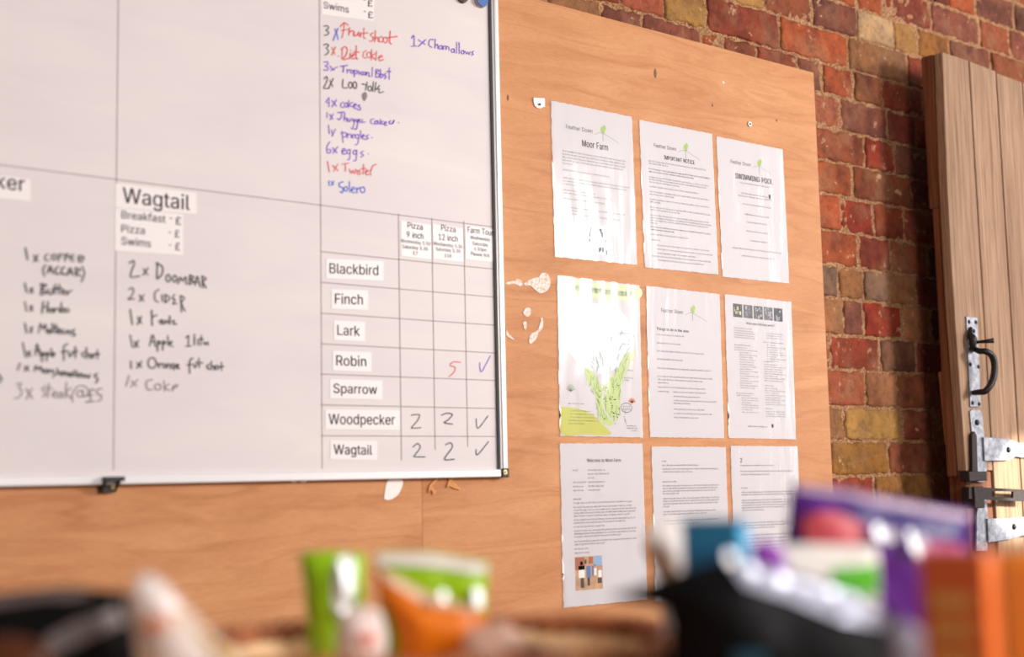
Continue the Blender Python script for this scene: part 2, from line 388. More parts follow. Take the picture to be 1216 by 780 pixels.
# ------------------------------------------------------------------ lettering
# outlines of the plain sans-serif letters: character -> (advance, closed outlines as x, y, x, y ...)
GLYPHS = {'A':(480,[[16,0,201,509,276,509,463,0,395,0,287,302,264,372,232,478,245,478,213,371,191,302,85,0],[110,142,110,199,370,199,370,142]]),
'B':(456,[[60,0,60,509,241,509,274,507,304,501,329,491,350,477,367,461,381,442,390,421,396,398,398,374,397,353,393,336,387,320,356,286,315,267,315,262,331,260,347,254,363,245,378,234,391,220,402,203,411,184,416,161,418,136,416,111,410,88,400,67,386,48,368,31,344,18,317,8,284,2,247,0],[125,57,245,57,281,60,309,67,330,80,344,96,353,115,355,137,354,153,350,169,342,184,333,197,320,209,306,218,289,225,269,229,248,231,125,231],[125,285,238,285,256,287,273,290,288,296,323,326,330,340,335,355,336,372,333,393,326,412,313,429,294,442,270,449,240,452,125,452]]),
'C':(510,[[267,-7,225,-3,186,7,150,25,119,49,92,79,70,115,53,157,44,203,40,254,44,305,53,352,70,393,92,429,119,459,150,484,186,501,225,512,267,516,293,514,317,511,340,504,362,496,383,485,402,471,419,456,435,438,448,418,459,397,467,373,473,348,408,348,389,395,357,428,315,449,267,456,237,453,209,445,184,432,161,414,141,391,125,364,113,332,106,295,103,254,106,213,113,177,125,145,141,117,161,94,184,76,210,63,237,56,267,53,315,60,357,81,389,114,408,160,473,160,467,135,459,112,448,91,435,71,420,53,402,38,383,24,363,13,341,5,317,-2,293,-6]]),
'D':(502,[[219,0,96,0,96,57,215,57,254,60,288,68,318,81,343,99,363,122,379,149,390,181,397,216,399,255,397,294,390,329,379,361,364,388,344,410,320,428,291,441,258,449,221,452,93,452,93,509,225,509,273,505,315,495,353,478,385,455,412,426,433,391,449,351,458,306,462,255,458,205,449,159,433,119,411,83,384,54,351,31,312,14,268,3],[125,509,125,0,60,0,60,509]]),
'E':(419,[[60,0,60,509,372,509,372,452,125,452,125,286,355,286,355,229,125,229,125,57,375,57,375,0]]),
'F':(410,[[60,0,60,509,369,509,369,452,125,452,125,278,346,278,346,221,125,221,125,0]]),
'G':(520,[[269,-7,225,-3,185,7,149,25,118,49,91,79,69,116,53,157,43,203,40,254,43,305,53,352,69,393,91,429,117,459,149,484,184,501,223,512,265,516,291,514,316,510,340,504,363,494,384,483,403,469,421,453,436,436,449,416,460,395,468,373,474,349,408,349,387,393,356,427,315,448,265,456,236,453,209,445,183,432,160,414,141,392,125,364,113,332,106,295,103,254,106,213,113,177,125,145,141,117,161,95,184,76,210,63,238,56,269,53,296,55,322,61,345,71,365,85,382,102,396,123,407,147,413,173,415,202,434,199,283,199,283,256,478,256,478,200,475,160,466,124,451,91,431,62,406,38,377,19,344,5,308,-4]]),
'H':(517,[[60,0,60,509,125,509,125,289,392,289,392,509,457,509,457,0,392,0,392,232,125,232,125,0]]),
'I':(301,[[31,0,31,57,118,57,118,452,31,452,31,509,269,509,269,452,183,452,183,57,269,57,269,0]]),
'J':(396,[[185,-7,143,-2,106,11,75,33,52,63,38,100,33,145,33,173,98,173,98,145,100,117,108,93,122,74,139,61,160,53,185,50,209,53,230,61,248,74,261,93,269,117,272,145,272,509,336,509,336,145,332,100,318,63,294,33,263,11,227,-2]]),
'K':(467,[[104,145,104,216,139,261,174,303,212,344,364,509,448,509,231,276,228,276],[60,0,60,509,125,509,125,334,124,225,125,193,125,0],[372,0,188,259,228,309,449,0]]),
'L':(393,[[60,0,60,509,125,509,125,57,361,57,361,0]]),
'M':(628,[[60,0,60,509,152,509,277,187,287,159,299,123,311,84,322,49,307,49,318,83,330,121,342,158,352,187,476,509,568,509,568,0,504,0,504,291,504,327,505,369,506,413,507,457,513,457,498,409,482,363,467,322,456,291,342,0,286,0,170,291,159,321,145,361,129,408,112,457,119,457,120,416,121,372,122,328,122,291,122,0]]),
'N':(523,[[60,0,60,509,136,509,343,183,363,151,388,107,414,55,405,54,401,108,399,157,399,195,399,509,463,509,463,0,387,0,202,290,177,331,148,381,108,452,119,454,122,384,124,328,125,291,125,0]]),
'O':(533,[[267,-7,225,-3,186,7,150,25,119,49,92,79,70,115,53,157,44,203,40,254,44,305,53,352,70,393,92,429,119,459,150,484,186,501,225,512,267,516,309,512,348,501,384,484,415,459,442,429,464,393,480,352,490,305,493,254,490,203,480,157,464,115,442,79,415,49,384,25,348,7,309,-3],[267,53,296,55,324,63,349,76,372,94,392,116,408,144,420,176,428,213,430,254,428,295,420,332,408,365,392,392,372,415,349,433,324,446,296,453,267,456,237,453,210,445,184,433,161,415,142,392,125,364,113,332,106,295,103,254,106,213,113,176,125,144,142,117,161,94,184,76,210,63,237,55]]),
'P':(445,[[60,0,60,509,125,509,125,0],[100,509,235,509,272,506,305,499,332,487,356,471,375,452,390,430,400,404,407,377,409,348,407,318,400,291,390,265,375,243,356,223,332,207,305,195,272,188,235,186,100,186,100,242,233,242,257,244,279,248,297,256,312,266,324,279,333,294,339,310,343,328,344,348,343,367,339,385,333,402,324,416,312,428,297,439,279,446,257,451,232,452,100,452]]),
'Q':(533,[[245,159,313,159,369,85,384,65,468,-48,401,-48,346,27,331,46],[267,-7,225,-3,186,7,150,25,119,49,92,79,70,115,53,157,44,203,40,254,44,305,53,352,70,393,92,429,119,459,150,484,186,501,225,512,267,516,309,512,348,501,384,484,415,459,442,429,464,393,480,352,490,305,493,254,490,203,480,157,464,115,442,79,415,49,384,25,348,7,309,-3],[267,53,296,55,324,63,349,76,372,94,392,116,408,144,420,176,428,213,430,254,428,295,420,332,408,365,392,392,372,415,349,433,324,446,296,453,267,456,237,453,210,445,184,433,161,415,142,392,125,364,113,332,106,295,103,254,106,213,113,176,125,144,142,117,161,94,184,76,210,63,237,55]]),
'R':(449,[[60,0,60,509,125,509,125,0],[100,509,236,509,273,506,305,500,333,489,356,473,376,455,390,433,401,408,407,381,409,352,407,323,401,296,390,271,376,250,356,232,333,217,305,206,273,200,236,198,100,198,100,255,234,255,258,256,280,260,298,267,313,276,325,287,334,300,340,316,344,333,345,352,344,371,340,389,334,405,325,419,313,430,298,440,279,446,258,451,233,452,100,452],[353,0,230,229,303,229,428,0]]),
'S':(447,[[224,-9,188,-7,156,-1,128,9,102,23,81,40,64,60,51,83,42,109,38,137,104,137,108,118,114,102,123,88,136,76,150,66,166,59,224,49,246,50,267,54,286,60,303,69,317,79,329,92,338,106,344,122,346,139,344,154,340,168,332,179,296,205,245,222,184,239,145,253,112,269,86,289,67,313,56,341,52,372,54,400,62,425,75,448,92,468,113,484,138,498,165,508,195,514,227,516,259,514,289,508,316,498,340,484,360,468,377,449,390,427,398,403,401,378,337,378,332,402,320,421,302,437,280,449,254,456,225,459,204,457,185,454,167,448,152,440,139,430,129,418,121,405,117,391,115,376,117,359,122,345,131,334,169,308,212,293,264,279,312,264,359,238,372,226,384,213,395,198,402,180,407,161,408,139,406,112,399,87,386,64,370,43,349,25,323,11,294,0,261,-7]]),
'T':(449,[[32,452,32,509,417,509,417,452,257,452,257,0,193,0,193,452]]),
'U':(517,[[259,-8,220,-6,186,2,154,15,126,33,103,55,85,80,71,108,63,140,60,173,60,509,124,509,124,178,126,155,132,133,141,113,153,95,169,80,187,68,208,59,232,53,259,52,285,53,309,59,331,68,349,80,364,95,377,113,385,133,391,155,393,178,393,509,457,509,457,173,454,140,446,108,433,80,414,55,391,33,363,15,332,2,297,-6]]),
'V':(480,[[204,0,16,509,84,509,192,206,215,137,248,31,235,31,267,138,290,206,395,509,463,509,278,0]]),
'W':(686,[[155,0,16,509,82,509,163,196,175,145,187,94,197,40,189,40,200,94,211,145,224,196,306,509,380,509,462,196,474,145,486,94,497,40,488,40,499,94,510,145,523,196,603,509,670,509,530,0,455,0,368,323,351,391,336,475,350,475,335,395,318,323,230,0]]),
'Y':(472,[[203,0,203,208,16,509,91,509,192,344,222,292,250,230,224,230,251,293,280,344,381,509,455,509,268,208,268,0]]),
'a':(389,[[160,-9,137,-7,115,-3,94,5,76,15,60,29,48,45,38,63,32,84,30,108,32,128,36,146,43,161,78,193,125,211,178,220,234,227,265,235,276,255,276,257,267,297,240,322,196,331,149,322,118,301,100,274,41,291,51,313,64,331,79,346,95,358,114,368,133,375,194,384,239,379,286,360,300,350,312,336,322,320,330,301,335,278,337,251,337,0,277,0,277,52,272,52,252,25,215,1,199,-4,181,-7],[170,45,192,47,211,51,228,59,242,68,254,80,263,93,276,138,276,190,259,182,231,176,200,171,175,168,134,159,103,139,92,105,102,72,130,52]]),
'b':(424,[[229,-8,208,-7,189,-3,172,4,138,31,118,59,112,59,112,0,53,0,53,509,114,509,114,319,118,319,137,346,171,373,188,379,207,383,229,384,259,382,287,374,313,361,335,342,354,320,370,293,381,261,388,227,390,189,388,151,381,116,370,84,355,57,336,34,313,16,288,3,260,-6],[220,47,242,49,262,55,279,66,294,80,306,97,316,117,323,139,327,163,328,189,327,215,323,239,316,261,307,281,295,298,280,311,262,322,243,328,220,330,198,328,178,322,161,312,147,299,134,282,125,263,118,241,114,216,113,189,114,162,118,138,125,115,135,95,147,78,162,65,179,55,198,49]]),
'c':(396,[[207,-8,174,-5,144,3,117,16,93,35,72,58,56,85,44,116,37,150,34,187,37,225,44,260,56,291,72,318,93,341,117,360,144,374,174,382,207,384,260,377,305,356,340,322,362,277,303,262,290,289,270,311,242,325,207,330,184,328,163,321,145,310,130,296,118,278,108,258,102,236,98,212,96,187,98,163,102,139,108,117,118,97,130,80,145,66,163,55,184,49,207,46,243,52,271,66,292,89,304,117,363,102,341,56,306,21,261,-1]]),
'd':(424,[[195,-8,165,-6,137,3,111,16,89,34,70,57,55,84,43,116,36,151,34,189,36,227,43,261,55,293,70,320,89,342,112,361,137,374,165,382,196,384,218,383,237,379,253,373,287,346,306,319,311,319,311,509,372,509,372,0,313,0,313,59,307,59,287,31,252,4,236,-3,217,-7],[205,47,226,49,246,55,263,65,278,78,290,95,299,115,306,138,310,162,312,189,310,216,306,241,300,263,290,282,278,299,263,312,246,322,227,328,205,330,182,328,162,322,145,311,130,298,118,281,108,261,102,239,98,215,96,189,98,163,102,139,109,117,118,97,130,80,145,66,162,55,182,49]]),
'e':(404,[[212,-8,177,-5,145,3,117,16,92,35,72,58,56,85,44,116,37,150,34,187,36,224,44,258,55,290,71,317,91,340,115,359,142,373,172,382,205,384,226,383,246,380,266,374,285,366,303,355,319,341,334,324,347,305,357,282,365,256,370,227,371,194,371,169,75,169,75,221,338,221,310,202,308,226,304,248,298,269,288,286,277,301,263,314,246,323,227,328,205,330,183,328,164,323,146,313,131,301,119,286,109,270,102,251,97,231,96,211,96,178,98,151,102,127,110,106,121,88,135,73,151,61,169,53,190,48,212,46,254,53,285,73,306,105,365,91,358,72,348,55,335,39,320,26,302,14,283,4,261,-3,237,-7]]),
'f':(254,[[228,379,228,327,6,327,6,379],[81,0,81,432,82,452,87,470,96,486,107,499,120,510,135,519,152,525,169,529,187,530,222,527,243,521,227,468,215,472,195,474,178,472,164,468,154,460,147,449,143,435,142,419,142,0]]),
'g':(425,[[207,-151,180,-149,156,-146,134,-140,114,-132,97,-122,82,-110,51,-69,101,-41,122,-66,154,-88,207,-97,236,-95,261,-87,282,-75,298,-58,308,-34,311,-6,311,68,306,68,287,41,252,16,236,10,217,6,195,5,165,7,138,14,113,27,90,43,71,65,55,90,43,120,36,154,34,191,36,229,43,263,55,293,71,320,90,342,112,361,138,374,166,382,196,384,218,383,237,379,253,373,288,346,308,319,313,319,313,379,372,379,372,-9,370,-40,363,-67,350,-90,334,-109,314,-124,291,-136,265,-144,237,-149],[205,59,227,61,246,66,264,75,278,87,290,103,300,121,307,142,311,166,312,193,311,219,307,242,300,264,291,283,279,299,264,312,247,322,227,328,205,330,182,328,163,322,145,312,130,298,118,282,109,262,102,241,98,218,96,193,98,167,102,144,109,123,118,104,131,88,145,76,163,66,183,61]]),
'h':(410,[[114,227,114,0,53,0,53,509,114,509,114,287,102,287,116,319,132,344,152,362,175,374,200,382,227,384,252,383,275,377,295,369,313,356,328,340,341,321,350,298,355,271,357,240,357,0,296,0,296,235,293,263,286,286,273,304,256,318,235,326,210,329,192,328,176,324,161,317,147,308,136,297,126,283,119,266,115,248]]),
'i':(167,[[53,0,53,379,114,379,114,0],[84,443,54,455,41,483,54,512,84,524,114,512,126,483,114,455]]),
'j':(167,[[53,379,114,379,114,-30,112,-52,108,-72,102,-90,92,-106,80,-119,65,-129,47,-137,27,-141,4,-143,-10,-143,-10,-87,2,-87,18,-85,31,-80,40,-72,47,-61,51,-46,53,-29],[83,443,53,455,41,483,53,512,83,524,114,512,126,483,114,455]]),
'k':(381,[[110,137,110,212,121,212,284,379,360,379,184,199,177,199],[53,0,53,509,114,509,114,0],[294,0,148,186,191,229,372,0]]),
'l':(189,[[139,-2,112,0,91,8,74,20,62,37,55,59,53,84,53,509,114,509,114,99,120,62,146,52,160,53,170,54,181,3,162,-1]]),
'm':(610,[[53,0,53,379,112,379,112,295,108,295,114,314,122,331,132,346,172,376,219,386,245,383,268,375,287,361,303,342,314,320,321,295,312,295,318,312,326,329,337,343,350,356,364,366,381,375,398,381,417,385,437,386,458,385,478,380,497,372,514,361,529,346,541,328,550,307,555,283,557,255,557,0,496,0,496,254,493,279,485,298,473,313,456,323,438,329,419,330,374,320,345,290,335,247,335,0,274,0,274,260,272,280,265,297,253,311,238,322,220,328,199,330,158,320,126,289,119,274,115,257,114,238,114,0]]),
'n':(410,[[114,227,114,0,53,0,53,379,112,379,112,287,102,287,116,319,132,344,152,362,175,374,200,382,227,384,252,383,275,377,295,369,313,356,328,340,341,321,350,298,355,271,357,240,357,0,296,0,296,235,293,263,286,286,273,304,256,318,235,326,210,329,192,328,176,324,161,317,147,308,136,297,126,283,119,266,115,248]]),
'o':(415,[[207,-8,174,-5,144,3,117,16,93,35,72,58,56,85,44,116,37,150,34,187,37,225,44,260,56,291,72,318,93,341,117,360,144,374,174,382,207,384,241,382,271,374,299,360,323,341,343,318,359,291,371,260,379,225,381,187,379,150,371,116,359,85,343,58,323,35,299,16,271,3,241,-5],[207,46,231,49,252,55,270,66,285,80,298,97,307,117,314,139,318,163,319,187,318,212,314,236,307,258,298,278,285,296,270,310,252,321,231,328,207,330,184,328,163,321,145,310,130,296,118,278,108,258,102,236,98,212,96,187,98,163,102,139,108,117,118,97,130,80,145,66,163,55,184,49]]),
'p':(424,[[53,-143,53,379,112,379,112,319,118,319,137,346,171,373,188,379,207,383,229,384,259,382,287,374,313,361,335,342,354,320,370,293,381,261,388,227,390,189,388,151,381,116,370,84,355,57,336,34,313,16,288,3,260,-6,229,-8,208,-7,189,-3,173,4,138,31,118,59,114,59,114,-143],[220,47,242,49,262,55,279,66,294,80,306,97,316,117,323,139,327,163,328,189,327,215,323,239,316,261,307,281,295,298,280,311,262,322,243,328,220,330,198,328,178,322,161,312,147,299,134,282,125,263,118,241,114,216,113,189,114,162,118,138,125,115,135,95,147,78,162,65,179,55,198,49]]),
'q':(424,[[372,-143,311,-143,311,59,306,59,287,31,252,4,236,-3,217,-7,195,-8,165,-6,137,3,111,16,89,34,70,57,55,84,43,116,36,151,34,189,36,227,43,261,55,293,70,320,89,342,112,361,137,374,165,382,196,384,218,383,237,379,253,373,287,346,307,319,313,319,313,379,372,379],[205,47,226,49,246,55,263,65,278,78,290,95,299,115,306,138,310,162,312,189,310,216,306,241,300,263,290,282,278,299,263,312,246,322,227,328,205,330,182,328,162,322,145,311,130,298,118,281,108,261,102,239,98,215,96,189,98,163,102,139,109,117,118,97,130,80,145,66,162,55,182,49]]),
'r':(259,[[53,0,53,379,112,379,112,321,115,321,124,339,137,354,152,367,171,377,191,383,213,385,229,384,243,384,243,322,230,324,207,326,159,315,126,284,119,269,115,254,114,237,114,0]]),
's':(365,[[182,-8,157,-7,133,-3,112,3,93,12,76,24,62,38,50,54,41,73,36,94,94,107,101,87,111,72,124,60,141,52,160,47,181,45,206,47,227,53,244,62,258,74,265,88,268,103,254,136,212,155,149,170,118,180,92,192,72,208,58,227,50,249,47,274,49,295,55,314,65,332,79,347,95,360,115,370,137,378,161,383,187,384,212,383,234,379,254,372,271,363,286,352,299,339,309,324,318,308,324,290,268,277,243,316,228,325,210,331,187,333,166,331,147,326,131,317,119,305,111,292,109,277,110,264,115,253,124,243,172,223,229,209,261,200,287,187,306,171,320,153,328,131,331,107,329,85,323,65,312,47,298,31,281,18,260,6,236,-2,210,-7]]),
't':(227,[[204,379,204,327,6,327,6,379],[65,471,126,471,126,98,136,61,170,50,185,51,202,54,213,2,192,-3,168,-4,138,-1,113,7,92,21,77,41,68,64,65,93]]),
'u':(410,[[182,-5,158,-3,135,2,115,11,97,23,82,39,69,59,60,82,54,109,53,139,53,379,114,379,114,144,116,117,124,94,137,75,154,61,175,53,200,50,218,51,234,55,249,62,263,71,274,83,283,97,290,113,295,132,296,153,296,379,357,379,357,0,298,0,298,92,307,92,294,60,277,35,257,17,234,5,209,-3]]),
'v':(389,[[163,0,17,379,84,379,165,155,187,87,206,21,184,21,203,87,224,155,305,379,371,379,226,0]]),
'w':(567,[[138,0,23,379,87,379,133,214,154,137,175,41,165,41,186,135,206,214,252,379,316,379,362,214,382,136,402,41,391,41,413,135,434,214,480,379,545,379,429,0,368,0,319,172,305,225,291,280,277,338,291,338,277,280,263,225,248,172,199,0]]),
'x':(379,[[21,0,171,218,171,171,29,379,100,379,147,306,179,253,207,206,175,206,202,253,233,306,282,379,352,379,209,169,209,214,358,0,287,0,231,85,200,136,173,182,205,182,178,136,148,85,91,0]]),
'y':(389,[[47,-139,61,-86,71,-87,104,-89,130,-74,151,-36,163,-1,17,379,84,379,165,155,187,87,206,21,184,21,202,87,224,155,305,379,371,379,204,-58,177,-107,139,-136,91,-145,65,-143]]),
'z':(380,[[42,0,42,46,254,320,254,323,48,323,48,379,333,379,333,331,126,60,126,56,339,56,339,0]]),
'0':(453,[[227,-7,191,-3,158,7,130,24,105,48,85,77,69,113,57,155,50,202,48,254,50,306,57,353,69,395,85,431,106,461,130,484,159,502,191,512,227,516,262,512,295,502,323,484,348,461,368,431,384,395,396,353,403,306,405,254,403,202,396,155,384,113,368,77,348,48,323,24,295,7,263,-3],[227,50,250,52,271,60,290,74,306,92,320,116,330,144,338,176,342,213,344,254,342,295,338,332,330,365,320,393,306,416,290,435,271,449,250,457,227,460,203,457,182,449,163,435,147,416,134,393,123,365,115,332,111,295,109,254,111,213,115,176,123,144,134,116,147,92,163,74,182,60,203,52]]),
'1':(453,[[76,0,76,55,391,55,391,0],[276,509,276,0,212,0,212,448,209,448,86,358,86,427,198,509]]),
'2':(453,[[64,0,64,47,234,229,282,282,311,327,320,371,319,389,315,405,308,419,273,449,224,460,205,458,188,454,172,447,159,438,148,427,139,413,132,398,128,381,127,362,66,362,68,391,75,418,86,442,102,464,121,482,143,496,168,507,196,513,225,516,254,513,281,507,306,497,328,482,346,465,361,445,372,423,379,398,381,372,371,318,363,299,351,280,336,259,267,180,153,60,153,57,389,57,389,0]]),
'3':(453,[[218,-7,188,-5,159,1,133,10,108,22,88,38,70,57,57,79,48,104,44,132,109,132,112,115,118,100,126,87,137,76,150,66,165,59,219,50,239,51,258,55,275,61,291,69,304,80,315,93,323,108,328,125,329,145,328,163,323,180,316,196,306,211,292,223,275,234,254,241,229,246,201,248,157,248,157,299,288,448,288,452,70,452,70,509,372,509,372,461,211,278,211,289,247,290,279,286,308,276,333,262,354,244,371,222,383,198,391,173,393,145,390,116,383,90,370,66,354,45,333,27,309,12,281,2,251,-5]]),
'4':(453,[[40,105,40,158,247,509,311,509,109,166,109,163,413,163,413,105],[282,0,282,121,282,146,282,318,343,318,343,0]]),
'5':(453,[[221,-7,192,-5,165,1,140,11,118,25,99,41,83,60,71,82,63,105,60,130,122,130,138,89,173,60,221,50,241,51,259,56,276,64,291,75,304,89,314,104,322,122,326,141,328,162,326,183,321,203,314,221,303,237,290,251,275,262,257,270,238,275,218,277,167,268,128,246,67,253,96,509,366,509,366,452,151,452,134,301,136,301,178,325,229,334,252,332,274,328,294,321,313,311,330,299,345,285,358,269,370,251,379,231,386,210,390,187,391,163,388,132,381,102,369,76,352,52,332,32,309,15,282,3,253,-4]]),
'6':(453,[[226,-7,196,-4,168,3,142,15,119,31,100,51,84,74,73,101,66,130,64,162,65,187,71,212,80,239,93,268,112,302,137,340,252,509,322,509,151,261,145,261,165,288,196,307,235,314,265,312,291,305,316,295,337,280,355,262,370,240,380,215,387,187,389,157,387,127,379,98,368,73,352,50,333,30,310,14,284,3,257,-4],[226,48,245,50,263,55,279,63,293,73,304,86,314,101,322,119,326,137,327,157,326,178,322,196,314,213,304,228,293,241,279,251,263,259,245,264,226,265,207,264,190,259,174,252,160,241,148,229,138,214,131,197,126,179,125,158,126,138,131,119,138,102,148,86,160,73,174,63,190,55,207,50]]),
'7':(453,[[97,0,323,448,323,452,62,452,62,509,391,509,391,449,165,0]]),
'8':(453,[[226,-7,193,-5,163,1,136,11,111,25,91,42,74,62,62,84,54,109,52,135,53,156,58,176,65,195,75,212,87,228,101,241,117,252,134,260,153,265,153,267,129,276,109,289,93,308,80,330,73,354,70,380,73,405,79,429,90,450,106,469,124,485,146,498,170,508,197,514,226,516,255,514,282,508,306,498,328,485,346,469,361,450,373,429,379,405,382,380,379,354,372,330,359,308,343,289,323,276,300,267,300,265,319,260,335,252,351,241,365,228,377,212,387,195,395,176,399,156,401,135,398,109,391,84,378,62,362,42,341,25,317,11,289,1,259,-5],[226,49,248,50,267,54,285,60,300,69,313,79,323,91,331,106,335,121,337,139,335,157,330,173,322,189,312,202,298,213,283,223,265,230,247,234,226,235,206,234,187,230,169,223,154,213,140,202,130,189,122,173,117,157,115,139,117,121,121,106,129,91,139,79,152,69,167,60,185,54,205,50],[226,290,274,300,307,330,314,344,318,359,319,376,308,420,275,449,226,460,177,449,145,420,138,407,134,392,133,376,134,359,138,344,145,330,178,300]]),
'9':(453,[[226,516,256,513,285,506,310,494,333,478,352,458,368,434,380,408,387,378,389,347,387,322,382,296,373,270,359,240,340,207,315,168,200,0,130,0,301,248,307,248,287,221,257,202,218,195,188,197,161,203,137,214,116,229,98,247,83,269,72,294,66,321,64,352,66,382,73,411,85,436,101,459,120,479,143,494,168,506,196,513],[226,460,207,459,190,454,174,446,160,435,148,423,138,407,131,390,127,372,125,352,127,331,131,313,138,295,148,280,160,268,174,257,190,250,207,245,226,243,245,245,263,249,279,257,293,267,305,280,314,295,322,312,326,330,327,350,326,371,322,390,314,407,305,422,293,435,279,446,263,454,245,459]]),
'-':(453,[[337,244,337,188,114,188,114,244]]),
'£':(425,[[37,41,37,57,55,59,69,64,80,74,87,87,92,104,93,125,85,358,86,387,92,414,102,439,116,461,134,480,156,495,181,506,209,513,239,516,265,514,288,508,310,499,330,487,347,472,362,454,374,433,382,411,387,385,328,377,323,400,313,420,300,437,283,449,263,456,240,459,219,457,202,453,186,446,173,436,163,424,155,410,149,395,146,378,146,360,153,127,145,89,123,64,92,49,61,42],[37,0,37,57,301,57,324,63,330,85,330,107,388,107,388,91,385,63,378,40,366,23,349,10,327,3,299,0],[37,229,37,280,311,280,311,229]]),
'?':(359,[[132,152,132,159,133,187,136,211,141,230,168,269,209,298,247,334,255,349,260,365,262,384,250,425,220,452,178,462,137,453,106,425,99,412,94,396,92,378,27,378,30,406,38,430,49,452,64,471,82,487,103,499,126,508,151,514,178,516,206,514,232,508,255,498,275,486,292,470,306,451,316,430,322,407,324,382,322,356,316,332,306,311,292,292,275,276,254,261,219,235,200,205,194,158,194,152],[164,-4,131,9,118,41,131,73,164,86,196,73,209,41,196,9]]),
'.':(188,[[95,-4,63,9,50,41,63,73,95,87,128,73,141,41,128,9]])}
_gc = {}
def glyph(ch):
    k = ch
    if k in _gc: return _gc[k]
    polys = [[(q[i]/1000, q[i+1]/1000) for i in range(0, len(q), 2)] for q in GLYPHS[ch][1]]
    ar = [sum(p[i][0]*p[(i+1) % len(p)][1]-p[(i+1) % len(p)][0]*p[i][1] for i in range(len(p))) for p in polys]
    big = ar[max(range(len(ar)), key=lambda i: abs(ar[i]))]
    outer = [p for p, x in zip(polys, ar) if x*big > 0]; holes = [p for p, x in zip(polys, ar) if x*big < 0]
    V = []; F = []
    for n, p in enumerate(outer):
        pv = [Vector(q) for q in p]
        grp = [p]+[h for h in holes if inside(Vector(h[0]), pv)]
        c = bpy.data.curves.new('lettering', 'CURVE'); c.dimensions = '2D'; c.fill_mode = 'BOTH'
        for q in grp:
            sp = c.splines.new('POLY'); sp.points.add(len(q)-1); sp.use_cyclic_u = True
            for pt, xy in zip(sp.points, q): pt.co = (xy[0], xy[1], 0, 1)
        o = bpy.data.objects.new('lettering', c); COL.objects.link(o)
        e = o.evaluated_get(bpy.context.evaluated_depsgraph_get()); me = e.to_mesh(); b = len(V)
        V += [(t.co.x, t.co.y) for t in me.vertices]; F += [[i+b for i in t.vertices] for t in me.polygons]
        e.to_mesh_clear(); bpy.data.objects.remove(o); bpy.data.curves.remove(c)
    _gc[k] = (V, F); return _gc[k]
_tc = {}
def text_mesh(s, bold):
    if (s, bold) in _tc: return _tc[(s, bold)]
    V = []; F = []; x = 0
    for ch in s:
        if ch == ' ': x += .25; continue
        v, f = glyph(ch)
        for dx in ((-bold*.55, 0, bold*.55) if bold > .001 else (0,)):       # heavier weights are struck side by side
            b = len(V); V += [(p[0]+x+dx, p[1]) for p in v]; F += [[i+b for i in q] for q in f]
        x += GLYPHS[ch][0]/1000+bold*.3
    x0 = min(p[0] for p in V); x1 = max(p[0] for p in V)
    _tc[(s, bold)] = (V, F, x0, x1); return _tc[(s, bold)]
CAPH = None
def cap_height():
    global CAPH
    if CAPH is None: CAPH = max(p[1] for p in text_mesh('H', 0)[0])
    return CAPH
def put_text(mb, s, P0, P1, H, bold=.0):        # lettering from P0 to P1 (baseline), cap height vector H
    v, f, x0, x1 = text_mesh(s, bold); ch = cap_height(); d = P1-P0
    mb.add([P0+d*((x-x0)/(x1-x0))+H*(y/ch) for x, y in v], f)
def text_px(mb, s, x0, y0, x1, y1, h, Y, bold=.012):
    P0 = at(x0, y0, Y); P1 = at(x1, y1, Y); xm, ym = (x0+x1)/2, (y0+y1)/2
    hh = (at(xm, ym-h, Y)-at(xm, ym, Y)).z; P1.z = P1.z
    put_text(mb, s, P0, P1, Vector((0, 0, hh)), bold)
A = lambda cx, cy, rx, ry, a0, a1, n=8: [(cx+rx*math.cos(math.radians(a0+(a1-a0)*i/n)), cy+ry*math.sin(math.radians(a0+(a1-a0)*i/n))) for i in range(n+1)]
def stroke(mb, pts, wd, Y):                     # flat marker stroke through wall points (u, z): one mitred strip with rounded ends
    P = [Vector(p) for p in pts]; P = [p for i, p in enumerate(P) if i == 0 or (p-P[i-1]).length > 1e-5]
    n = len(P)
    if n < 2: return
    L = []; R = []
    for i in range(n):
        t = (P[min(i+1, n-1)]-P[max(i-1, 0)])
        if t.length < 1e-7: t = P[min(i+1, n-1)]-P[i] if i < n-1 else P[i]-P[i-1]
        t.normalize(); k = Vector((-t.y, t.x))*wd/2; L.append(P[i]+k); R.append(P[i]-k)
    b = len(mb.v); V = []
    for l, r in zip(L, R): V += [(l.x, Y, l.y), (r.x, Y, r.y)]
    F = [(2*i, 2*i+1, 2*i+3, 2*i+2) for i in range(n-1)]
    for i, sg in ((0, -1), (n-1, 1)):           # half-round caps
        t = (P[1]-P[0]) if i == 0 else (P[-1]-P[-2]); t.normalize(); k = Vector((-t.y, t.x)); s0 = len(V)
        for j in range(1, 5):
            a = math.pi*j/5; q = P[i]+(k*math.cos(a)+t*sg*math.sin(a))*wd/2; V.append((q.x, Y, q.y))
        ring = [2*i]+list(range(s0, s0+4))+[2*i+1]
        F.append(ring if sg < 0 else ring[::-1])
    mb.add(V, F)

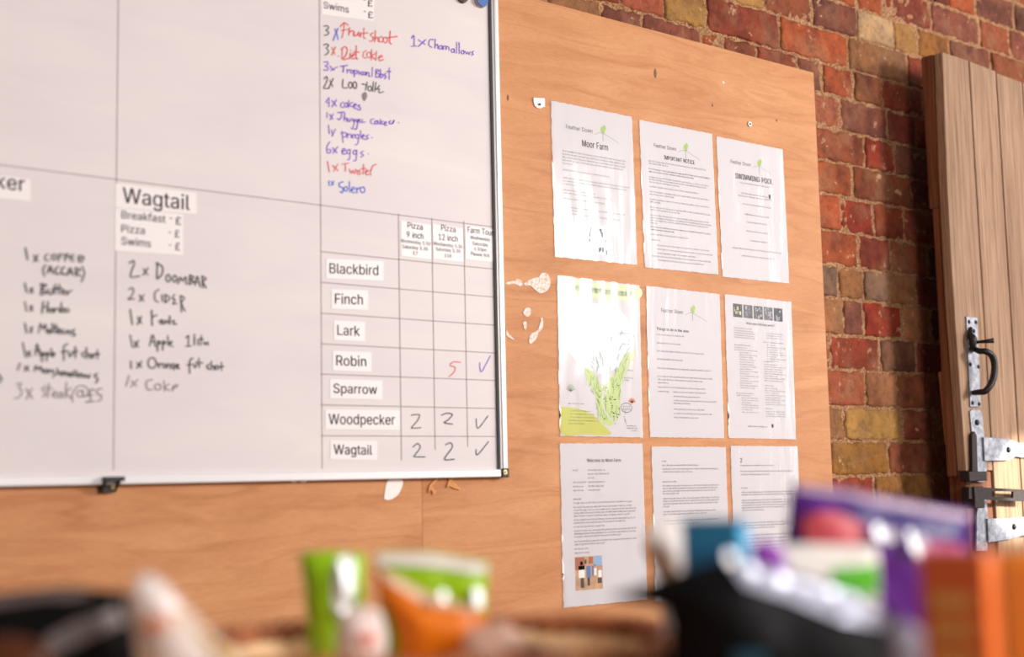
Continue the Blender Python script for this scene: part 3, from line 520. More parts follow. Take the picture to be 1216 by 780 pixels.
# ------------------------------------------------------------------ whiteboard
YB = -.012                                     # writing surface; the frame stands a little proud
wb = thing('whiteboard', (-.95, 0, ZR(-.6)), 'large white-enamel whiteboard with pale frame and ruled order grid, on the plywood', 'whiteboard')
uL, uR = -1.85+.45, at(592, 300, -.016).x+.0
uR = at(594.2, 553, -.016).x; zB = at(400, 560, -.016).z; zF = at(300, 572, -.018).z; uE = at(603.6, 560, -.018).x
zT = ZR(.62)
m = MB(); m.box((uL, YB, zF+.005), (uR+.003, -.002, zT)); m.build('writing_surface', M['board'], wb)
m = MB(); m.box((uL, -.019, zF), (uR, -.0005, zB)); m.build('frame_rail', M['alu'], wb, bevel=.002)
m = MB(); m.box((uR, -.018, zB-.001), (uE, -.0005, zT)); m.build('frame_rail', M['alu'], wb, bevel=.002)
m = MB(); m.box((uR+.0035, -.0205, zB+.001), (uR+.008, -.017, zT)); m.build('frame_lip', M['alu2'], wb, bevel=.001)
m = MB(); m.box((uL, -.018, zT), (uE, -.0005, zT+.022)); m.build('frame_rail', M['alu'], wb, bevel=.002)
m = MB(); m.box((uR-.0045, -.0155, zB), (uR+.001, -.010, zT)); m.build('frame_shadow', M['rail_shade'], wb, label='dark strip painted as the shadow inside the right frame rail')  # dark strip modelled where the rail only casts its inner shadow
m = MB(); m.box((uR+.001, -.0205, zF-.001), (uE+.001, -.0004, zB+.0015)); cc = m.build('corner_cap', M['blackplastic'], wb, bevel=.002, label='black plastic corner cap')
def disc(mb, c, r, y0, y1, n=20, sx=1):
    mb.prism([(c.x+sx*r*math.cos(2*math.pi*i/n), y0, c.z+r*math.sin(2*math.pi*i/n)) for i in range(n)], (0, y1-y0, 0))
c = at(599.8, 560.5, -.021); m = MB(); disc(m, c, .0042, -.0222, -.02); m.build('screw', M['brass'], cc)
c = at(599.8, 560.5, -.022); m = MB(); disc(m, c, .0019, -.0226, -.022); m.build('screw_hole', M['nail'], cc)
# clip under the bottom rail
p0 = at(124.8, 566, -.03); p1 = at(147.5, 571.3, -.03); p2 = at(144.6, 584.6, -.03)
clip = MB(); clip.box((p0.x, -.034, p1.z), (p1.x, -.0005, p0.z)); clip.box((p0.x+.001, -.012, p2.z), (p2.x-.001, -.0005, p1.z))
clip.prism([(p0.x+.001, -.012, p1.z), (p0.x+.001, -.031, p1.z), (p0.x+.001, -.012, p2.z)], (.003, 0, 0)); clip.prism([(p2.x-.004, -.012, p1.z), (p2.x-.004, -.031, p1.z), (p2.x-.004, -.012, p2.z)], (.003, 0, 0))
ck = clip.build('support_clip', M['blackplastic'], wb, bevel=.0008, label='black support clip under the bottom rail')
c = at(134.6, 578.3, -.013); m = MB(); disc(m, c, .0036, -.0145, -.011); m.build('screw', M['brass'], ck)
# ruled lines
YL = YB-.0004
m = MB()
def rule(x0, y0, x1, y1, wd=.0013, kind=None, mb=m):
    a = at(x0, y0, YL); b = at(x1, y1, YL)
    if kind == 'h': a.z = b.z = (a.z+b.z)/2
    if kind == 'v': a.x = b.x = (a.x+b.x)/2
    stroke(mb, [(a.x, a.z), (b.x, b.z)], wd, YL); return a, b
rule(0, 198.3, 586.7, 267.4, .0012, 'h'); z0 = at(300, 233.5, YL).z; stroke(m, [(uL, z0), (at(0, 198.3, YL).x, z0)], .0012, YL)
a, b = rule(141, 0, 134.4, 558, .0011, 'v'); stroke(m, [(a.x, a.z), (a.x, zT)], .0012, YL)
a, b = rule(380, 0, 382, 556, .0012, 'v'); stroke(m, [(a.x, a.z), (a.x, zT)], .0012, YL)
for q in ((474, 254, 476, 546), (512.6, 259, 517, 533.6), (550.6, 262.6, 555.7, 530)): rule(*q, .0014, 'v')
for yl, yr in ((300.4, 318), (336.5, 351.5), (373, 385), (408.8, 418.5), (444.8, 451), (480.6, 485), (517.6, 518)): rule(381, yl, 588, yr, .0013, 'h')
m.build('ruled_lines', M['rule'], wb)
# handwriting, stroke by stroke; an item (x, y, rx, ry) is a closed loop, a list is an open stroke
def loop(x, y, rx, ry): return [(x+rx*math.sin(math.radians(t)), y-ry*math.cos(math.radians(t))) for t in range(20, 400, 36)]
ZA, ZB, ZC_, ZD = (380, 20, 5.527), (380, 110, 6.0), (0, 290, 4.104), (340, 380, 3.547)
HAND = [
 (ZA, 'black', [[(25,62),(45,58),(58,72),(40,88),(58,100),(50,116),(28,122)]]),
 (ZA, 'blue', [[(98,80),(112,112),(120,150)], [(120,75),(100,120),(88,155)]]),
 (ZA, 'red', [[(135,65),(160,38),(185,55)], [(160,45),(155,95),(145,138)], [(140,90),(195,80)], [(195,70),(190,120)], [(190,110),(205,92),(220,95),(222,125)], [(225,95),(228,122),(245,120),(255,98)], [(255,98),(258,128)], [(268,105),(268,132)], [(290,75),(288,135),(300,140)], [(275,108),(315,105)],
   [(350,105),(332,118),(352,140),(340,160),(325,158)], [(365,90),(360,165)], [(362,150),(378,132),(385,165)], (402,148,14,18), (430,152,14,18), [(462,95),(458,165),(470,178)], [(440,138),(508,128)]]),
 (ZA, 'black', [[(25,185),(45,178),(58,190),(42,205),(58,222),(48,242),(32,250)]]),
 (ZA, 'red', [[(78,200),(100,248)], [(102,198),(78,250)], [(121,257),(123,259)], [(148,205),(145,275)], [(140,215),(165,195),(180,215),(172,250),(150,280),(190,272)], [(200,238),(198,275)], [(202,218),(203,222)], [(210,258),(228,250),(222,238),(210,255),(215,275),(230,272)], [(240,190),(238,270),(248,275)], [(225,228),(258,232)],
   [(305,222),(288,232),(285,262),(305,272)], (322,250,14,18), [(340,215),(338,285)], [(365,240),(342,258),(368,282)], [(372,225),(368,285)], [(385,268),(410,262),(402,252),(388,265),(392,288),(418,280)]]),
 (ZA, 'purple', [[(25,298),(50,295),(52,312),(35,322),(55,335),(48,350),(25,348)], [(65,322),(92,350)], [(70,352),(115,328)], [(135,325),(180,318)], [(158,322),(152,362)], [(178,345),(180,370)], [(180,355),(198,345)], (210,360,9,10), [(225,348),(226,392)], [(226,355),(245,352),(242,372),(228,374)], [(256,355),(257,378)], [(280,360),(266,368),(280,382)],
   (292,372,8,9), [(302,362),(304,384),(308,366),(320,366),(322,388),(328,390)], [(345,332),(342,392)], [(368,345),(366,395)], [(368,345),(388,350),(370,368),(390,378),(382,396),(366,395)], [(398,345),(395,398)], [(396,385),(408,375),(415,390),(398,400)], [(432,372),(422,380),(436,392),(424,406)], [(455,335),(455,410)], [(438,360),(465,358)]]),
 (ZA, 'black', [[(28,408),(42,392),(50,405),(38,440),(25,468),(48,470),(62,468)], [(65,415),(85,458)], [(88,405),(60,462)], [(152,410),(150,462),(180,465)], (200,448,12,20), (230,448,12,22), [(275,440),(300,445),(310,452)], [(310,428),(300,480)], (328,470,12,16), [(352,425),(346,490)], [(368,430),(360,490)], [(392,450),(370,478),(390,470),(388,498),(418,490)]]),
 (ZA, 'purple', [[(55,535),(40,560),(62,562)], [(60,530),(60,590)], [(80,550),(108,585)], [(108,545),(80,590)], [(155,560),(138,570),(140,592),(158,592)], (172,578,10,14), [(190,550),(188,595)], [(215,560),(192,578),(218,592)], [(222,585),(240,578),(232,570),(222,582),(228,600),(240,598)], [(262,578),(250,585),(268,598),(262,610),(244,606)]]),
 (ZB, 'purple', [[(52,142),(50,178)], [(70,155),(92,188)], [(95,152),(72,192)], [(128,142),(172,138)], [(155,142),(152,175),(138,192),(125,185)], [(178,145),(172,200)], [(175,190),(190,178),(192,205)], [(200,185),(205,205),(218,200),(220,185)], [(235,185),(238,205),(250,190)], [(250,188),(235,255),(222,250)], [(262,190),(258,205),(272,205),(275,188),(262,255),(245,258)], [(285,190),(285,212),(300,208),(302,190)], [(302,192),(305,212),(325,208)],
   [(385,188),(365,192),(365,218),(388,222)], (402,212,11,11), [(414,200),(418,222)], [(432,190),(430,225)], [(450,202),(434,214),(452,226)], [(458,220),(475,214),(468,206),(458,216),(464,232),(478,230)], [(505,200),(492,215),(512,222),(530,195),(520,220)], [(561,212),(563,214)]]),
 (ZB, 'purple', [[(62,232),(68,292)], [(82,265),(95,305)], [(112,260),(85,310)], [(158,275),(165,355)], [(150,290),(185,285),(188,312),(165,315)], [(195,290),(198,322)], [(198,305),(212,292)], [(222,295),(224,322)], [(235,325),(235,298),(250,302),(252,322)], (265,312,12,14), [(278,300),(272,360),(252,372)], [(290,270),(292,325)], [(302,315),(318,308),(310,298),(302,312),(308,330),(322,328)], [(348,300),(330,312),(345,325),(328,335)], [(369,319),(371,321)]]),
 (ZB, 'purple', [[(72,350),(50,385),(52,425),(72,428),(78,408),(55,405)], [(90,392),(122,428)], [(128,385),(92,432)], [(158,420),(182,410),(172,398),(158,415),(165,438),(188,432)], (205,420,12,15), [(218,405),(212,470),(198,478)], (250,425,12,15), [(265,408),(258,478),(240,485)], [(312,415),(290,430),(312,445),(292,458)], [(344,435),(346,437)]]),
 (ZB, 'red', [[(55,490),(68,565)], [(92,520),(128,555)], [(128,510),(98,560)], [(158,510),(205,502)], [(182,506),(182,560)], [(210,545),(222,575),(232,552),(245,578),(255,545)], [(265,552),(268,580)], [(290,548),(275,560),(292,572),(278,585)], [(312,510),(308,580)], [(298,540),(330,540)], [(325,568),(345,560),(335,550),(325,565),(332,585),(350,580)], [(360,550),(362,590)], [(362,560),(380,520),(402,512)]]),
 (ZB, 'blue', [[(65,628),(66,660)], [(82,632),(98,655)], [(100,630),(82,660)], [(165,635),(140,645),(140,668),(165,680),(160,712),(145,705)], (185,685,12,16), [(210,632),(212,708)], [(225,695),(248,685),(238,672),(225,690),(232,712),(250,708)], [(262,678),(265,715)], [(264,692),(285,675)], (305,692,16,20)]),
 (ZA, 'purple', [[(602,140),(618,122),(618,192)], [(598,194),(635,190)], [(645,150),(690,180)], [(695,150),(645,195)], [(745,150),(722,150),(715,185),(735,200)], [(758,145),(755,205)], [(757,192),(772,180),(775,208)], (792,200,10,12), [(803,190),(806,212)], [(812,215),(814,192),(828,195),(828,215),(832,195),(845,198),(848,220)], (872,222,10,12), [(884,210),(886,235)], [(898,165),(898,238)], [(914,168),(915,240)], (938,232,10,11), [(955,225),(962,245),(972,230),(980,248),(988,228)], [(1010,225),(998,235),(1008,245),(995,252)]]),
 (ZD, 'red', [[(735,178),(705,176),(690,190),(712,200),(705,222),(685,238)]]), (ZD, 'purple', [[(815,180),(822,218),(860,150)]]),
 (ZD, 'black', [[(527,400),(560,398),(555,420),(532,448),(530,455),(567,453)]]), (ZD, 'black', [[(655,400),(678,392),(700,398),(682,420),(665,432),(700,438)]]), (ZD, 'black', [[(800,415),(808,456),(850,403)]]),
 (ZD, 'black', [[(535,535),(552,520),(565,535),(545,565),(540,575),(585,576)]]), (ZD, 'black', [[(672,525),(692,517),(700,535),(675,570),(668,588),(708,586)]]), (ZD, 'black', [[(800,545),(805,568),(852,512)]]),
 (ZC_, 'black', [[(630,92),(650,80),(655,95),(640,135),(640,160),(680,155)], [(700,120),(720,148)], [(722,115),(698,150)], [(768,90),(765,165)], [(762,92),(792,110),(790,145),(768,168)], (820,165,10,18), (852,168,10,16), [(868,192),(878,160),(890,180),(905,158),(908,195)], [(925,150),(922,195)], [(925,150),(945,160),(928,172),(945,182),(922,196)], [(950,200),(962,155),(975,205)], [(955,185),(972,185)], [(985,155),(988,212)], [(985,155),(1005,168),(990,182),(1005,212)]]),
 (ZC_, 'black', [[(628,220),(645,212),(652,228),(640,255),(625,268),(655,266)], [(680,248),(700,275)], [(702,245),(680,278)], [(775,220),(756,235),(756,270),(772,282)], [(790,245),(792,278)], [(806,245),(806,285)], [(806,245),(828,262),(806,286)], [(850,245),(842,265),(855,270),(842,290),(862,288)], [(880,250),(885,330)], [(880,250),(900,262),(885,285),(903,325)]]),
 (ZC_, 'black', [[(635,318),(645,390)], [(672,355),(690,385)], [(690,352),(670,390)], [(740,322),(742,395)], [(740,355),(765,345)], [(775,378),(790,368),(785,388),(795,385)], [(800,370),(802,388),(815,370),(818,385)], [(828,350),(828,388)], [(840,375),(850,372),(845,388),(862,388)]]),
 (ZC_, 'black', [[(635,442),(645,500)], [(655,475),(675,500)], [(675,470),(655,502)], [(730,495),(745,440),(758,498)], [(735,475),(755,475)], [(770,470),(768,520)], [(770,472),(785,478),(770,490)], [(795,470),(793,515)], [(795,472),(808,478),(795,490)], [(818,445),(820,492)], [(825,485),(840,478),(832,472),(828,490),(845,498)], [(908,455),(920,445),(918,495)], [(905,497),(932,495)], [(948,440),(948,490)], [(965,465),(967,490)], [(982,445),(980,490)], [(972,462),(992,462)], [(995,475),(1000,490),(1012,475),(1015,492)]]),
 (ZC_, 'black', [[(638,570),(640,605)], [(668,578),(690,598)], [(690,572),(668,602)], (742,578,20,26), [(772,580),(775,600)], [(775,588),(790,580)], (802,592,8,9), [(815,602),(818,582),(830,590),(830,605)], (842,592,8,10), [(850,585),(848,612)], [(858,598),(872,590),(862,585),(862,602),(875,605)], [(940,555),(925,570),(925,628)], [(912,588),(940,585)], [(945,585),(950,602),(960,585)], [(970,555),(972,600)], [(955,575),(988,578)], [(1020,585),(1008,595),(1020,610)], [(1030,570),(1030,612)], [(1030,600),(1042,592),(1045,612)], (1057,600,8,9), [(1080,575),(1080,615)], [(1065,598),(1092,595)]]),
 (ZC_, 'grey', [[(630,640),(615,690)], [(642,665),(665,690)], [(672,660),(638,695)], [(742,660),(715,668),(718,705),(742,708)], (770,695,15,15), [(800,665),(802,715)], [(825,680),(805,698),(828,712)], [(840,700),(862,695),(865,685),(848,690),(842,715)]]),
 (ZC_, 'black', [[(125,18),(135,75)], [(165,55),(185,82)], [(185,52),(165,85)], [(235,48),(220,58),(222,78),(240,78)], (262,62,10,14), [(285,50),(285,82)], [(285,50),(305,48)], [(285,64),(302,62)], [(318,48),(318,80)], [(318,48),(335,50)], [(318,62),(335,62)], [(362,50),(345,55),(345,78),(362,80)], [(345,65),(360,65)], [(410,62),(385,55),(385,85),(405,82)], [(385,70),(410,70)]]),
 (ZC_, 'black', [[(222,100),(210,125),(218,155)], [(232,140),(245,105),(258,142)], [(238,128),(255,128)], [(285,110),(270,120),(275,145),(292,142)], [(315,112),(300,122),(305,145),(322,145)], [(330,150),(342,115),(355,150)], [(335,138),(352,138)], [(368,115),(370,155)], [(368,115),(392,125),(372,138),(395,155)], [(400,108),(412,140),(398,182)]]),
 (ZC_, 'black', [[(122,190),(130,232)], [(148,215),(162,235)], [(160,212),(146,238)], [(205,192),(200,245)], [(198,195),(228,198),(205,218),(228,235),(200,246)], [(235,220),(240,242),(255,240),(256,222)], [(270,195),(268,242)], [(258,215),(285,215)], [(290,195),(288,242)], [(278,218),(305,215)], [(300,235),(318,230),(308,222),(305,242),(322,242)], [(328,228),(330,245)], [(330,235),(350,225)]]),
 (ZC_, 'black', [[(122,280),(130,325)], [(148,302),(160,322)], [(160,298),(146,325)], [(212,280),(205,335)], [(235,280),(230,332)], [(205,308),(235,302)], (250,322,9,9), [(265,312),(268,332)], [(268,318),(280,312)], [(288,312),(290,330)], [(300,285),(298,330)], [(300,318),(315,312),(315,328),(300,330)], (328,322,9,9)]),
 (ZC_, 'black', [[(122,385),(130,430)], [(148,405),(158,428)], [(160,402),(146,430)], [(188,432),(198,385),(210,415),(222,388),(228,430)], (240,425,8,9), [(255,385),(256,430)], [(272,390),(270,432)], [(260,405),(285,405)], [(280,425),(295,420),(288,412),(283,432),(298,435)], [(312,415),(302,425),(315,435)], [(320,430),(335,425),(328,418),(325,436)], [(340,422),(342,440)], [(365,415),(350,425),(368,440),(355,446)]]),
 (ZC_, 'black', [[(112,480),(125,548)], [(132,522),(150,545)], [(150,520),(132,548)], [(172,540),(182,485),(195,542)], [(175,520),(195,515)], [(205,525),(205,570)], [(205,528),(220,535),(206,545)], [(228,525),(228,568)], [(228,528),(242,535),(230,545)], [(250,510),(252,545)], [(256,540),(268,535),(262,528),(260,548)], [(330,485),(312,500),(312,565)], [(300,525),(330,520)], [(335,525),(340,548),(355,530)], [(368,500),(368,552)], [(350,525),(380,522)], [(412,525),(398,535),(412,550)], [(422,505),(422,555)], [(422,540),(435,532),(438,555)], (450,545,7,9), [(475,515),(475,558)], [(460,535),(485,535)]]),
 (ZC_, 'black', [[(98,580),(88,612)], [(120,595),(140,615)], [(140,592),(120,618)], [(168,618),(175,592),(188,610),(200,595),(205,622)], (220,618,8,9), [(235,610),(237,628)], [(237,618),(250,612)], [(262,612),(252,622),(268,630),(258,648)], [(280,605),(280,635)], [(280,625),(292,620),(294,638)], [(302,640),(304,622),(315,625),(316,640),(320,625),(330,628),(332,642)], (345,635,7,8), [(360,615),(360,642)], [(372,615),(372,645)], (388,638,8,9), [(402,632),(410,650),(420,635),(430,652),(440,635)], [(475,630),(460,642),(478,655),(468,675)]]),
 (ZC_, 'grey', [[(80,680),(105,678),(92,698),(108,715),(95,745),(70,750)], [(130,705),(158,750)], [(158,700),(128,755)], [(225,690),(205,705),(222,725),(208,745)], [(240,680),(232,745)], [(222,705),(258,702)], [(255,735),(275,725),(265,715),(258,740),(275,745)], (292,735,10,12), [(303,722),(306,745)], [(325,672),(318,750)], [(345,700),(322,725),(348,748)], (390,728,14,16), [(405,712),(408,742),(425,735)], [(355,770),(355,725),(385,690),(425,700),(430,735)], [(462,712),(445,705),(440,735),(442,765),(420,770)], [(422,738),(455,735)], [(420,768),(460,765)], [(498,705),(478,705),(475,730),(495,735),(490,760),(472,765)]]),
 (ZC_, 'black', [[(-4,636),(8,655),(-2,672)]]),
]
INKN = {'black': 'black', 'red': 'red', 'purple': 'purple', 'blue': 'blue', 'grey': 'faint grey'}
YH = YB-.0007
for (ox, oy, sc), ink, strokes in HAND:
    m = MB()
    for k, st in enumerate(strokes):
        q = loop(*st) if isinstance(st, tuple) else st
        q = smooth_line(q, 4) if len(q) > 2 else q
        P = [at(ox+x/sc, oy+y/sc, YH) for x, y in q]
        stroke(m, [(p.x, p.z) for p in P], (.0018 if ox > 300 else .0021)*random.uniform(.85, 1.15)*(.8 if ink == 'grey' else 1), YH-.00002*(k % 9))
    m.build('handwriting', M['ink_'+ink], wb, label='%s marker handwriting' % INKN[ink])
m = MB(); P = [at(x, y, YH) for x, y in smooth_line([(430, 112), (434, 109), (436, 114), (433, 120), (430, 116)], 4)]; m.add([(p.x, p.y, p.z) for p in P[:-1]], [list(range(len(P)-1))]); m.build('smudge', M['ink_grey'], wb, label='grey smudge of rubbed ink')

# printed strips and cards stuck on the board
def strip(name, rect, label, cat, texts, group=None, bold=.014, mt='strip'):
    # rect: four px corners, clockwise from top left
    P = [at(x, y, YB-.0006) for x, y in rect]; base = Vector((sum(p.x for p in P)/4, YB, min(p.z for p in P)))
    t = thing(name, base, label, cat, group)
    m = MB(); m.prism(P, (0, .0005, 0)); m.build('card', M[mt], t)
    for q in texts:
        m = MB(); text_px(m, *q[:6], YB-.0009, q[6] if len(q) > 6 else bold); m.build('printed_text', M['print'], t)
    return t
names = [('Blackbird', 391.3, 324.4, 449.4, 326.8, 12), ('Finch', 397.8, 360.5, 431, 361.6, 12), ('Lark', 400.6, 397.6, 427.4, 398.9, 12), ('Robin', 399.3, 433.8, 435, 435, 12),
         ('Sparrow', 396, 466.5, 448, 468, 11.2), ('Woodpecker', 390.3, 503.6, 469, 504.3, 12.3), ('Wagtail', 396.3, 539.2, 442, 540, 11.5)]
for s, x0, y0, x1, y1, h in names:
    sl = (y1-y0)/(x1-x0); a = x0-4; b = x1+6; ya = y0-sl*4; yb = y1+sl*6
    strip('name_strip', [(a, ya-h-5), (b, yb-h-5), (b, yb+6), (a, ya+6)], 'white name strip printed %s in the whiteboard grid' % s, 'name strip', [(s, x0, y0, x1, y1, h)], 'bird name strips in the grid')
G2 = 'printed heading cards above the grid columns'
strip('heading_card', [(476, 262, ), (511.5, 267), (512.5, 308), (476.5, 303.5)], 'white card headed Pizza 9 inch at the top of the grid', 'heading card',
      [('Pizza', 484, 270.5, 502, 273, 7), ('9 inch', 483, 281.5, 503, 284, 7), ('Wednesday 5.30', 476, 287.5, 511, 291.5, 4, .006), ('Saturday 5.30', 478, 294.5, 508, 297.5, 4, .006), ('£7', 490.5, 302.3, 496, 303, 4, .006)], G2)
strip('heading_card', [(514, 266), (549.5, 271), (550.5, 311), (514.8, 307)], 'white card headed Pizza 12 inch at the top of the grid', 'heading card',
      [('Pizza', 524, 273.5, 541, 276, 7), ('12 inch', 521, 284.5, 543.6, 287, 7), ('Wednesday 5.30', 515, 290.8, 549, 295, 4, .006), ('Saturday 5.30', 517.6, 297.3, 546.7, 300.3, 4, .006), ('£18', 528, 305.3, 536, 306, 4, .006)], G2)
strip('heading_card', [(552.5, 268), (586.5, 272.5), (587.3, 311), (553, 307.5)], 'white card headed Farm Tour at the top of the grid', 'heading card',
      [('Farm Tour', 555.3, 276, 585.8, 280, 7), ('Wednesday', 558.5, 283.5, 582, 286.5, 4, .006), ('Saturday', 561, 290.7, 580, 293, 4, .006), ('4.30pm', 563, 297, 578, 299, 4, .006), ('Please tick', 559, 303, 581.6, 305.5, 4.2, .012)], G2)
strip('name_strip', [(137.5, 217.5), (233, 229), (233.5, 254), (137, 246)], 'white strip printed Wagtail in big letters, heading its order list', 'name strip', [('Wagtail', 145.5, 240.3, 225.5, 249.6, 18)])
strip('price_card', [(137, 247), (217.5, 254.5), (217.5, 303), (136.5, 297.5)], 'white card listing Breakfast, Pizza and Swims under the big Wagtail strip', 'price card',
      [('Breakfast', 144.3, 259, 196.7, 264.6, 9.2), ('-', 201.5, 262.8, 204.8, 263.2, 9.2), ('£', 208.5, 266.4, 215, 267.2, 9.2, .03), ('Pizza', 144.2, 275.5, 172, 278.3, 9.2), ('-', 200, 279.5, 203, 280, 9.2), ('£', 207.5, 281.7, 213.2, 282.3, 9),
       ('Swims', 144, 290.3, 179.3, 293.6, 9.2), ('-', 200.3, 294.5, 203.2, 295, 9.2), ('£', 208, 296.8, 213.7, 297.4, 9)])
strip('name_strip', [(-128, 192), (36, 213), (36, 239), (-128, 222)], 'white strip cut by the left edge of the photo, reading ker', 'name strip', [('Woodpecker', -121, 208.5, 29.5, 227.3, 18)])
strip('price_card', [(381.5, -34), (446, -28), (443.3, 25), (381.8, 17)], 'white price card at the top edge of the photo ending in Swims', 'price card',
      [('Swims', 384.3, 9.6, 414.3, 15.4, 8), ('-', 431.8, 16.8, 434.6, 17.2, 8), ('£', 437, 21.2, 442.8, 22, 8), ('Pizza', 384.3, -6.5, 407, -2.6, 8), ('-', 431.3, 3, 434.2, 3.4, 8), ('£', 436.5, 7.4, 442.3, 8.2, 8), ('Breakfast', 384.3, -22, 428, -16, 8)])
# magnets
def magnet(px, py, r, th, m1, m2, label):
    c = at(px, py, YB-th); t = thing('magnet', (c.x, YB, c.z-r), label, 'magnet')
    m = MB(); disc(m, c, r, YB-th+.003, YB, 32); m.build('rim', m2, t, bevel=.001)
    m = MB(); disc(m, c, r*.97, YB-th, YB-th+.0032, 32); m.build('face', m1, t, bevel=.0012)
magnet(573.5, -.5, .0135, .010, mat('blue_plastic', (74, 108, 172), .35), mat('cream_plastic', (170, 150, 132), .45), 'round blue magnet at the top right corner of the whiteboard')
magnet(551, -4, .0110, .008, mottled('brown_glass', (92, 72, 66), .25, .4, 200), mat('brown_side', (70, 54, 50), .4), 'round brown magnet left of the blue one on the whiteboard')

# ------------------------------------------------------------------ nine laminated notices
PW, PH = .216, .303
POSE = [(.09425, .11905, .23), (.33089, .11699, .52), (.5605, .11523, .43), (.10009, -.2219, -.63), (.33503, -.22378, -.44), (.56683, -.22461, -.66), (.09534, -.53874, -.08), (.33602, -.54505, -.30), (.5672, -.54364, -.42)]
class Doc:
    def __init__(s, k, label):
        u, z, a = POSE[k]; s.a = math.radians(a); s.o = Vector((u, 0, ZR(z))); s.ex = Vector((math.cos(s.a), 0, math.sin(s.a))); s.ez = Vector((-math.sin(s.a), 0, math.cos(s.a)))
        b = s.P(.5, 1, 0); s.t = thing('notice_sheet', b, label, 'notice', 'laminated notices on the plywood'); s.k = k; s.rng = random.Random(40+k)
        rg = s.rng; V = []; N = 40; ring = []
        # sheet with a slightly ragged outline
        for i in range(N): ring.append((i/N, rg.uniform(-.0022, .0022)))
        for i in range(N): ring.append((1+rg.uniform(-.003, .002), i/N))
        for i in range(N): ring.append((1-i/N, 1+rg.uniform(-.002, .002)))
        for i in range(N): ring.append((rg.uniform(-.006, .004), 1-i/N))
        m = MB(); m.prism([s.P(x, y, .0016) for x, y in ring], (0, .0007, 0)); m.build('paper', M['paper'], s.t)
        # torn white slivers along the left edge
        for _ in range(3):
            m = MB(); y = rg.uniform(.3, .95); L = rg.uniform(.02, .07); wv = rg.uniform(.008, .018)
            m.prism([s.P(-.008, y-L, .002), s.P(wv, y-L*.3, .002), s.P(wv*.7, y+L*.5, .002), s.P(-.007, y+L, .002)], (0, .0008, 0))
            m.build('torn_edge', M['filmedge'], s.t, label='white peeled patch on the left edge')
    def P(s, fx, fy, d): return s.o+s.ex*(fx*PW)-s.ez*(fy*PH)+Vector((0, -d*.55, 0))
    def quad(s, mb, x0, y0, x1, y1, d=.0019): mb.add([s.P(x0, y0, d), s.P(x0, y1, d), s.P(x1, y1, d), s.P(x1, y0, d)], [(0, 1, 2, 3)])
    def text(s, mb, t, x0, x1, yb, h, bold=.012, d=.0019): put_text(mb, t, s.P(x0, yb, d), s.P(x1, yb, d), s.ez*(h*PH), bold)
    def line(s, mb, x0, x1, y, h=.0074, dens=.66):       # a row of unreadably small print: word groups of tiny letter strokes
        rg = s.rng; x = x0; lw = .0068
        while x < x1-.01:
            n = rg.choice((2, 3, 4, 4, 5, 6, 7, 8))
            for _ in range(n):
                if x > x1: break
                hh = h*(1.5 if rg.random() < .25 else 1); k = lw*dens*rg.uniform(.8, 1.1); dn = h*.5 if rg.random() < .1 else 0
                r = rg.random()
                if r < .4: s.quad(mb, x, y-hh, x+k*.42, y+dn); s.quad(mb, x+k*.42, y-h, x+k, y-h*.68)
                elif r < .75: s.quad(mb, x, y-h, x+k, y-h*.7); s.quad(mb, x, y-h*.3, x+k, y); s.quad(mb, x, y-h*.7, x+k*.35, y-h*.3)
                else: s.quad(mb, x, y-hh, x+k*.45, y+dn)
                x += lw
            x += lw*1.0
    def logo(s, x0, x1, yb):
        m = MB(); s.text(m, 'Feather Down', x0, x1, yb, .026, -.002); m.build('logo_lettering', M['midprint'], s.t)
        tx = x1+.13; m = MB()
        pts = [(tx-.10, yb+.004), (tx-.05, yb-.012), (tx, yb-.014), (tx+.08, yb+.004), (tx+.2, yb+.034)]
        q = smooth_line(pts, 5)
        for i in range(len(q)-1):
            a, b = q[i], q[i+1]; m.add([s.P(a[0], a[1], .0019), s.P(a[0], a[1]+.0026, .0019), s.P(b[0], b[1]+.0026, .0019), s.P(b[0], b[1], .0019)], [(0, 1, 2, 3)])
        s.quad(m, tx-.003, yb-.03, tx+.003, yb+.04)
        m.build('logo_hill', M['logo_grey'], s.t)
        m = MB()
        for dd, cx, cy, r in ((.0020, tx-.004, yb-.036, .022), (.0022, tx+.02, yb-.05, .020), (.0024, tx+.012, yb-.028, .016)):
            m.add([s.P(cx+r*1.05*math.cos(i*math.pi/6), cy+r*.9*math.sin(i*math.pi/6), dd) for i in range(12)], [list(range(11, -1, -1))])
        m.build('logo_tree', M['logo_green'], s.t, label='green tree of the printed emblem')
    def film(s, amp=.0012, x0=0, x1=1, y0=0, y1=1):
        nx, ny = 26, 34; V = []; sd = s.k*7.3
        for j in range(ny+1):
            for i in range(nx+1):
                x = -.004+1.006*i/nx; y = -.003+1.007*j/ny
                V.append(s.P(x, y, .0026+amp*.5+amp*.5*noise.noise(Vector((x*9, y*3.2, sd)))))
        obj('laminate_film', V, [[j*(nx+1)+i, (j+1)*(nx+1)+i, (j+1)*(nx+1)+i+1, j*(nx+1)+i+1] for j in range(ny) for i in range(nx)], M['film'], s.t, True)
def lines(d, rows, mt='softprint', **k):
    m = MB()
    for r in rows: d.line(m, *r, **k)
    m.build('body_text', M[mt], d.t)
def heading(d, t, x0, x1, yb, h, bold=.02, mt='print'):
    m = MB(); d.text(m, t, x0, x1, yb, h, bold); m.build('heading', M[mt], d.t)
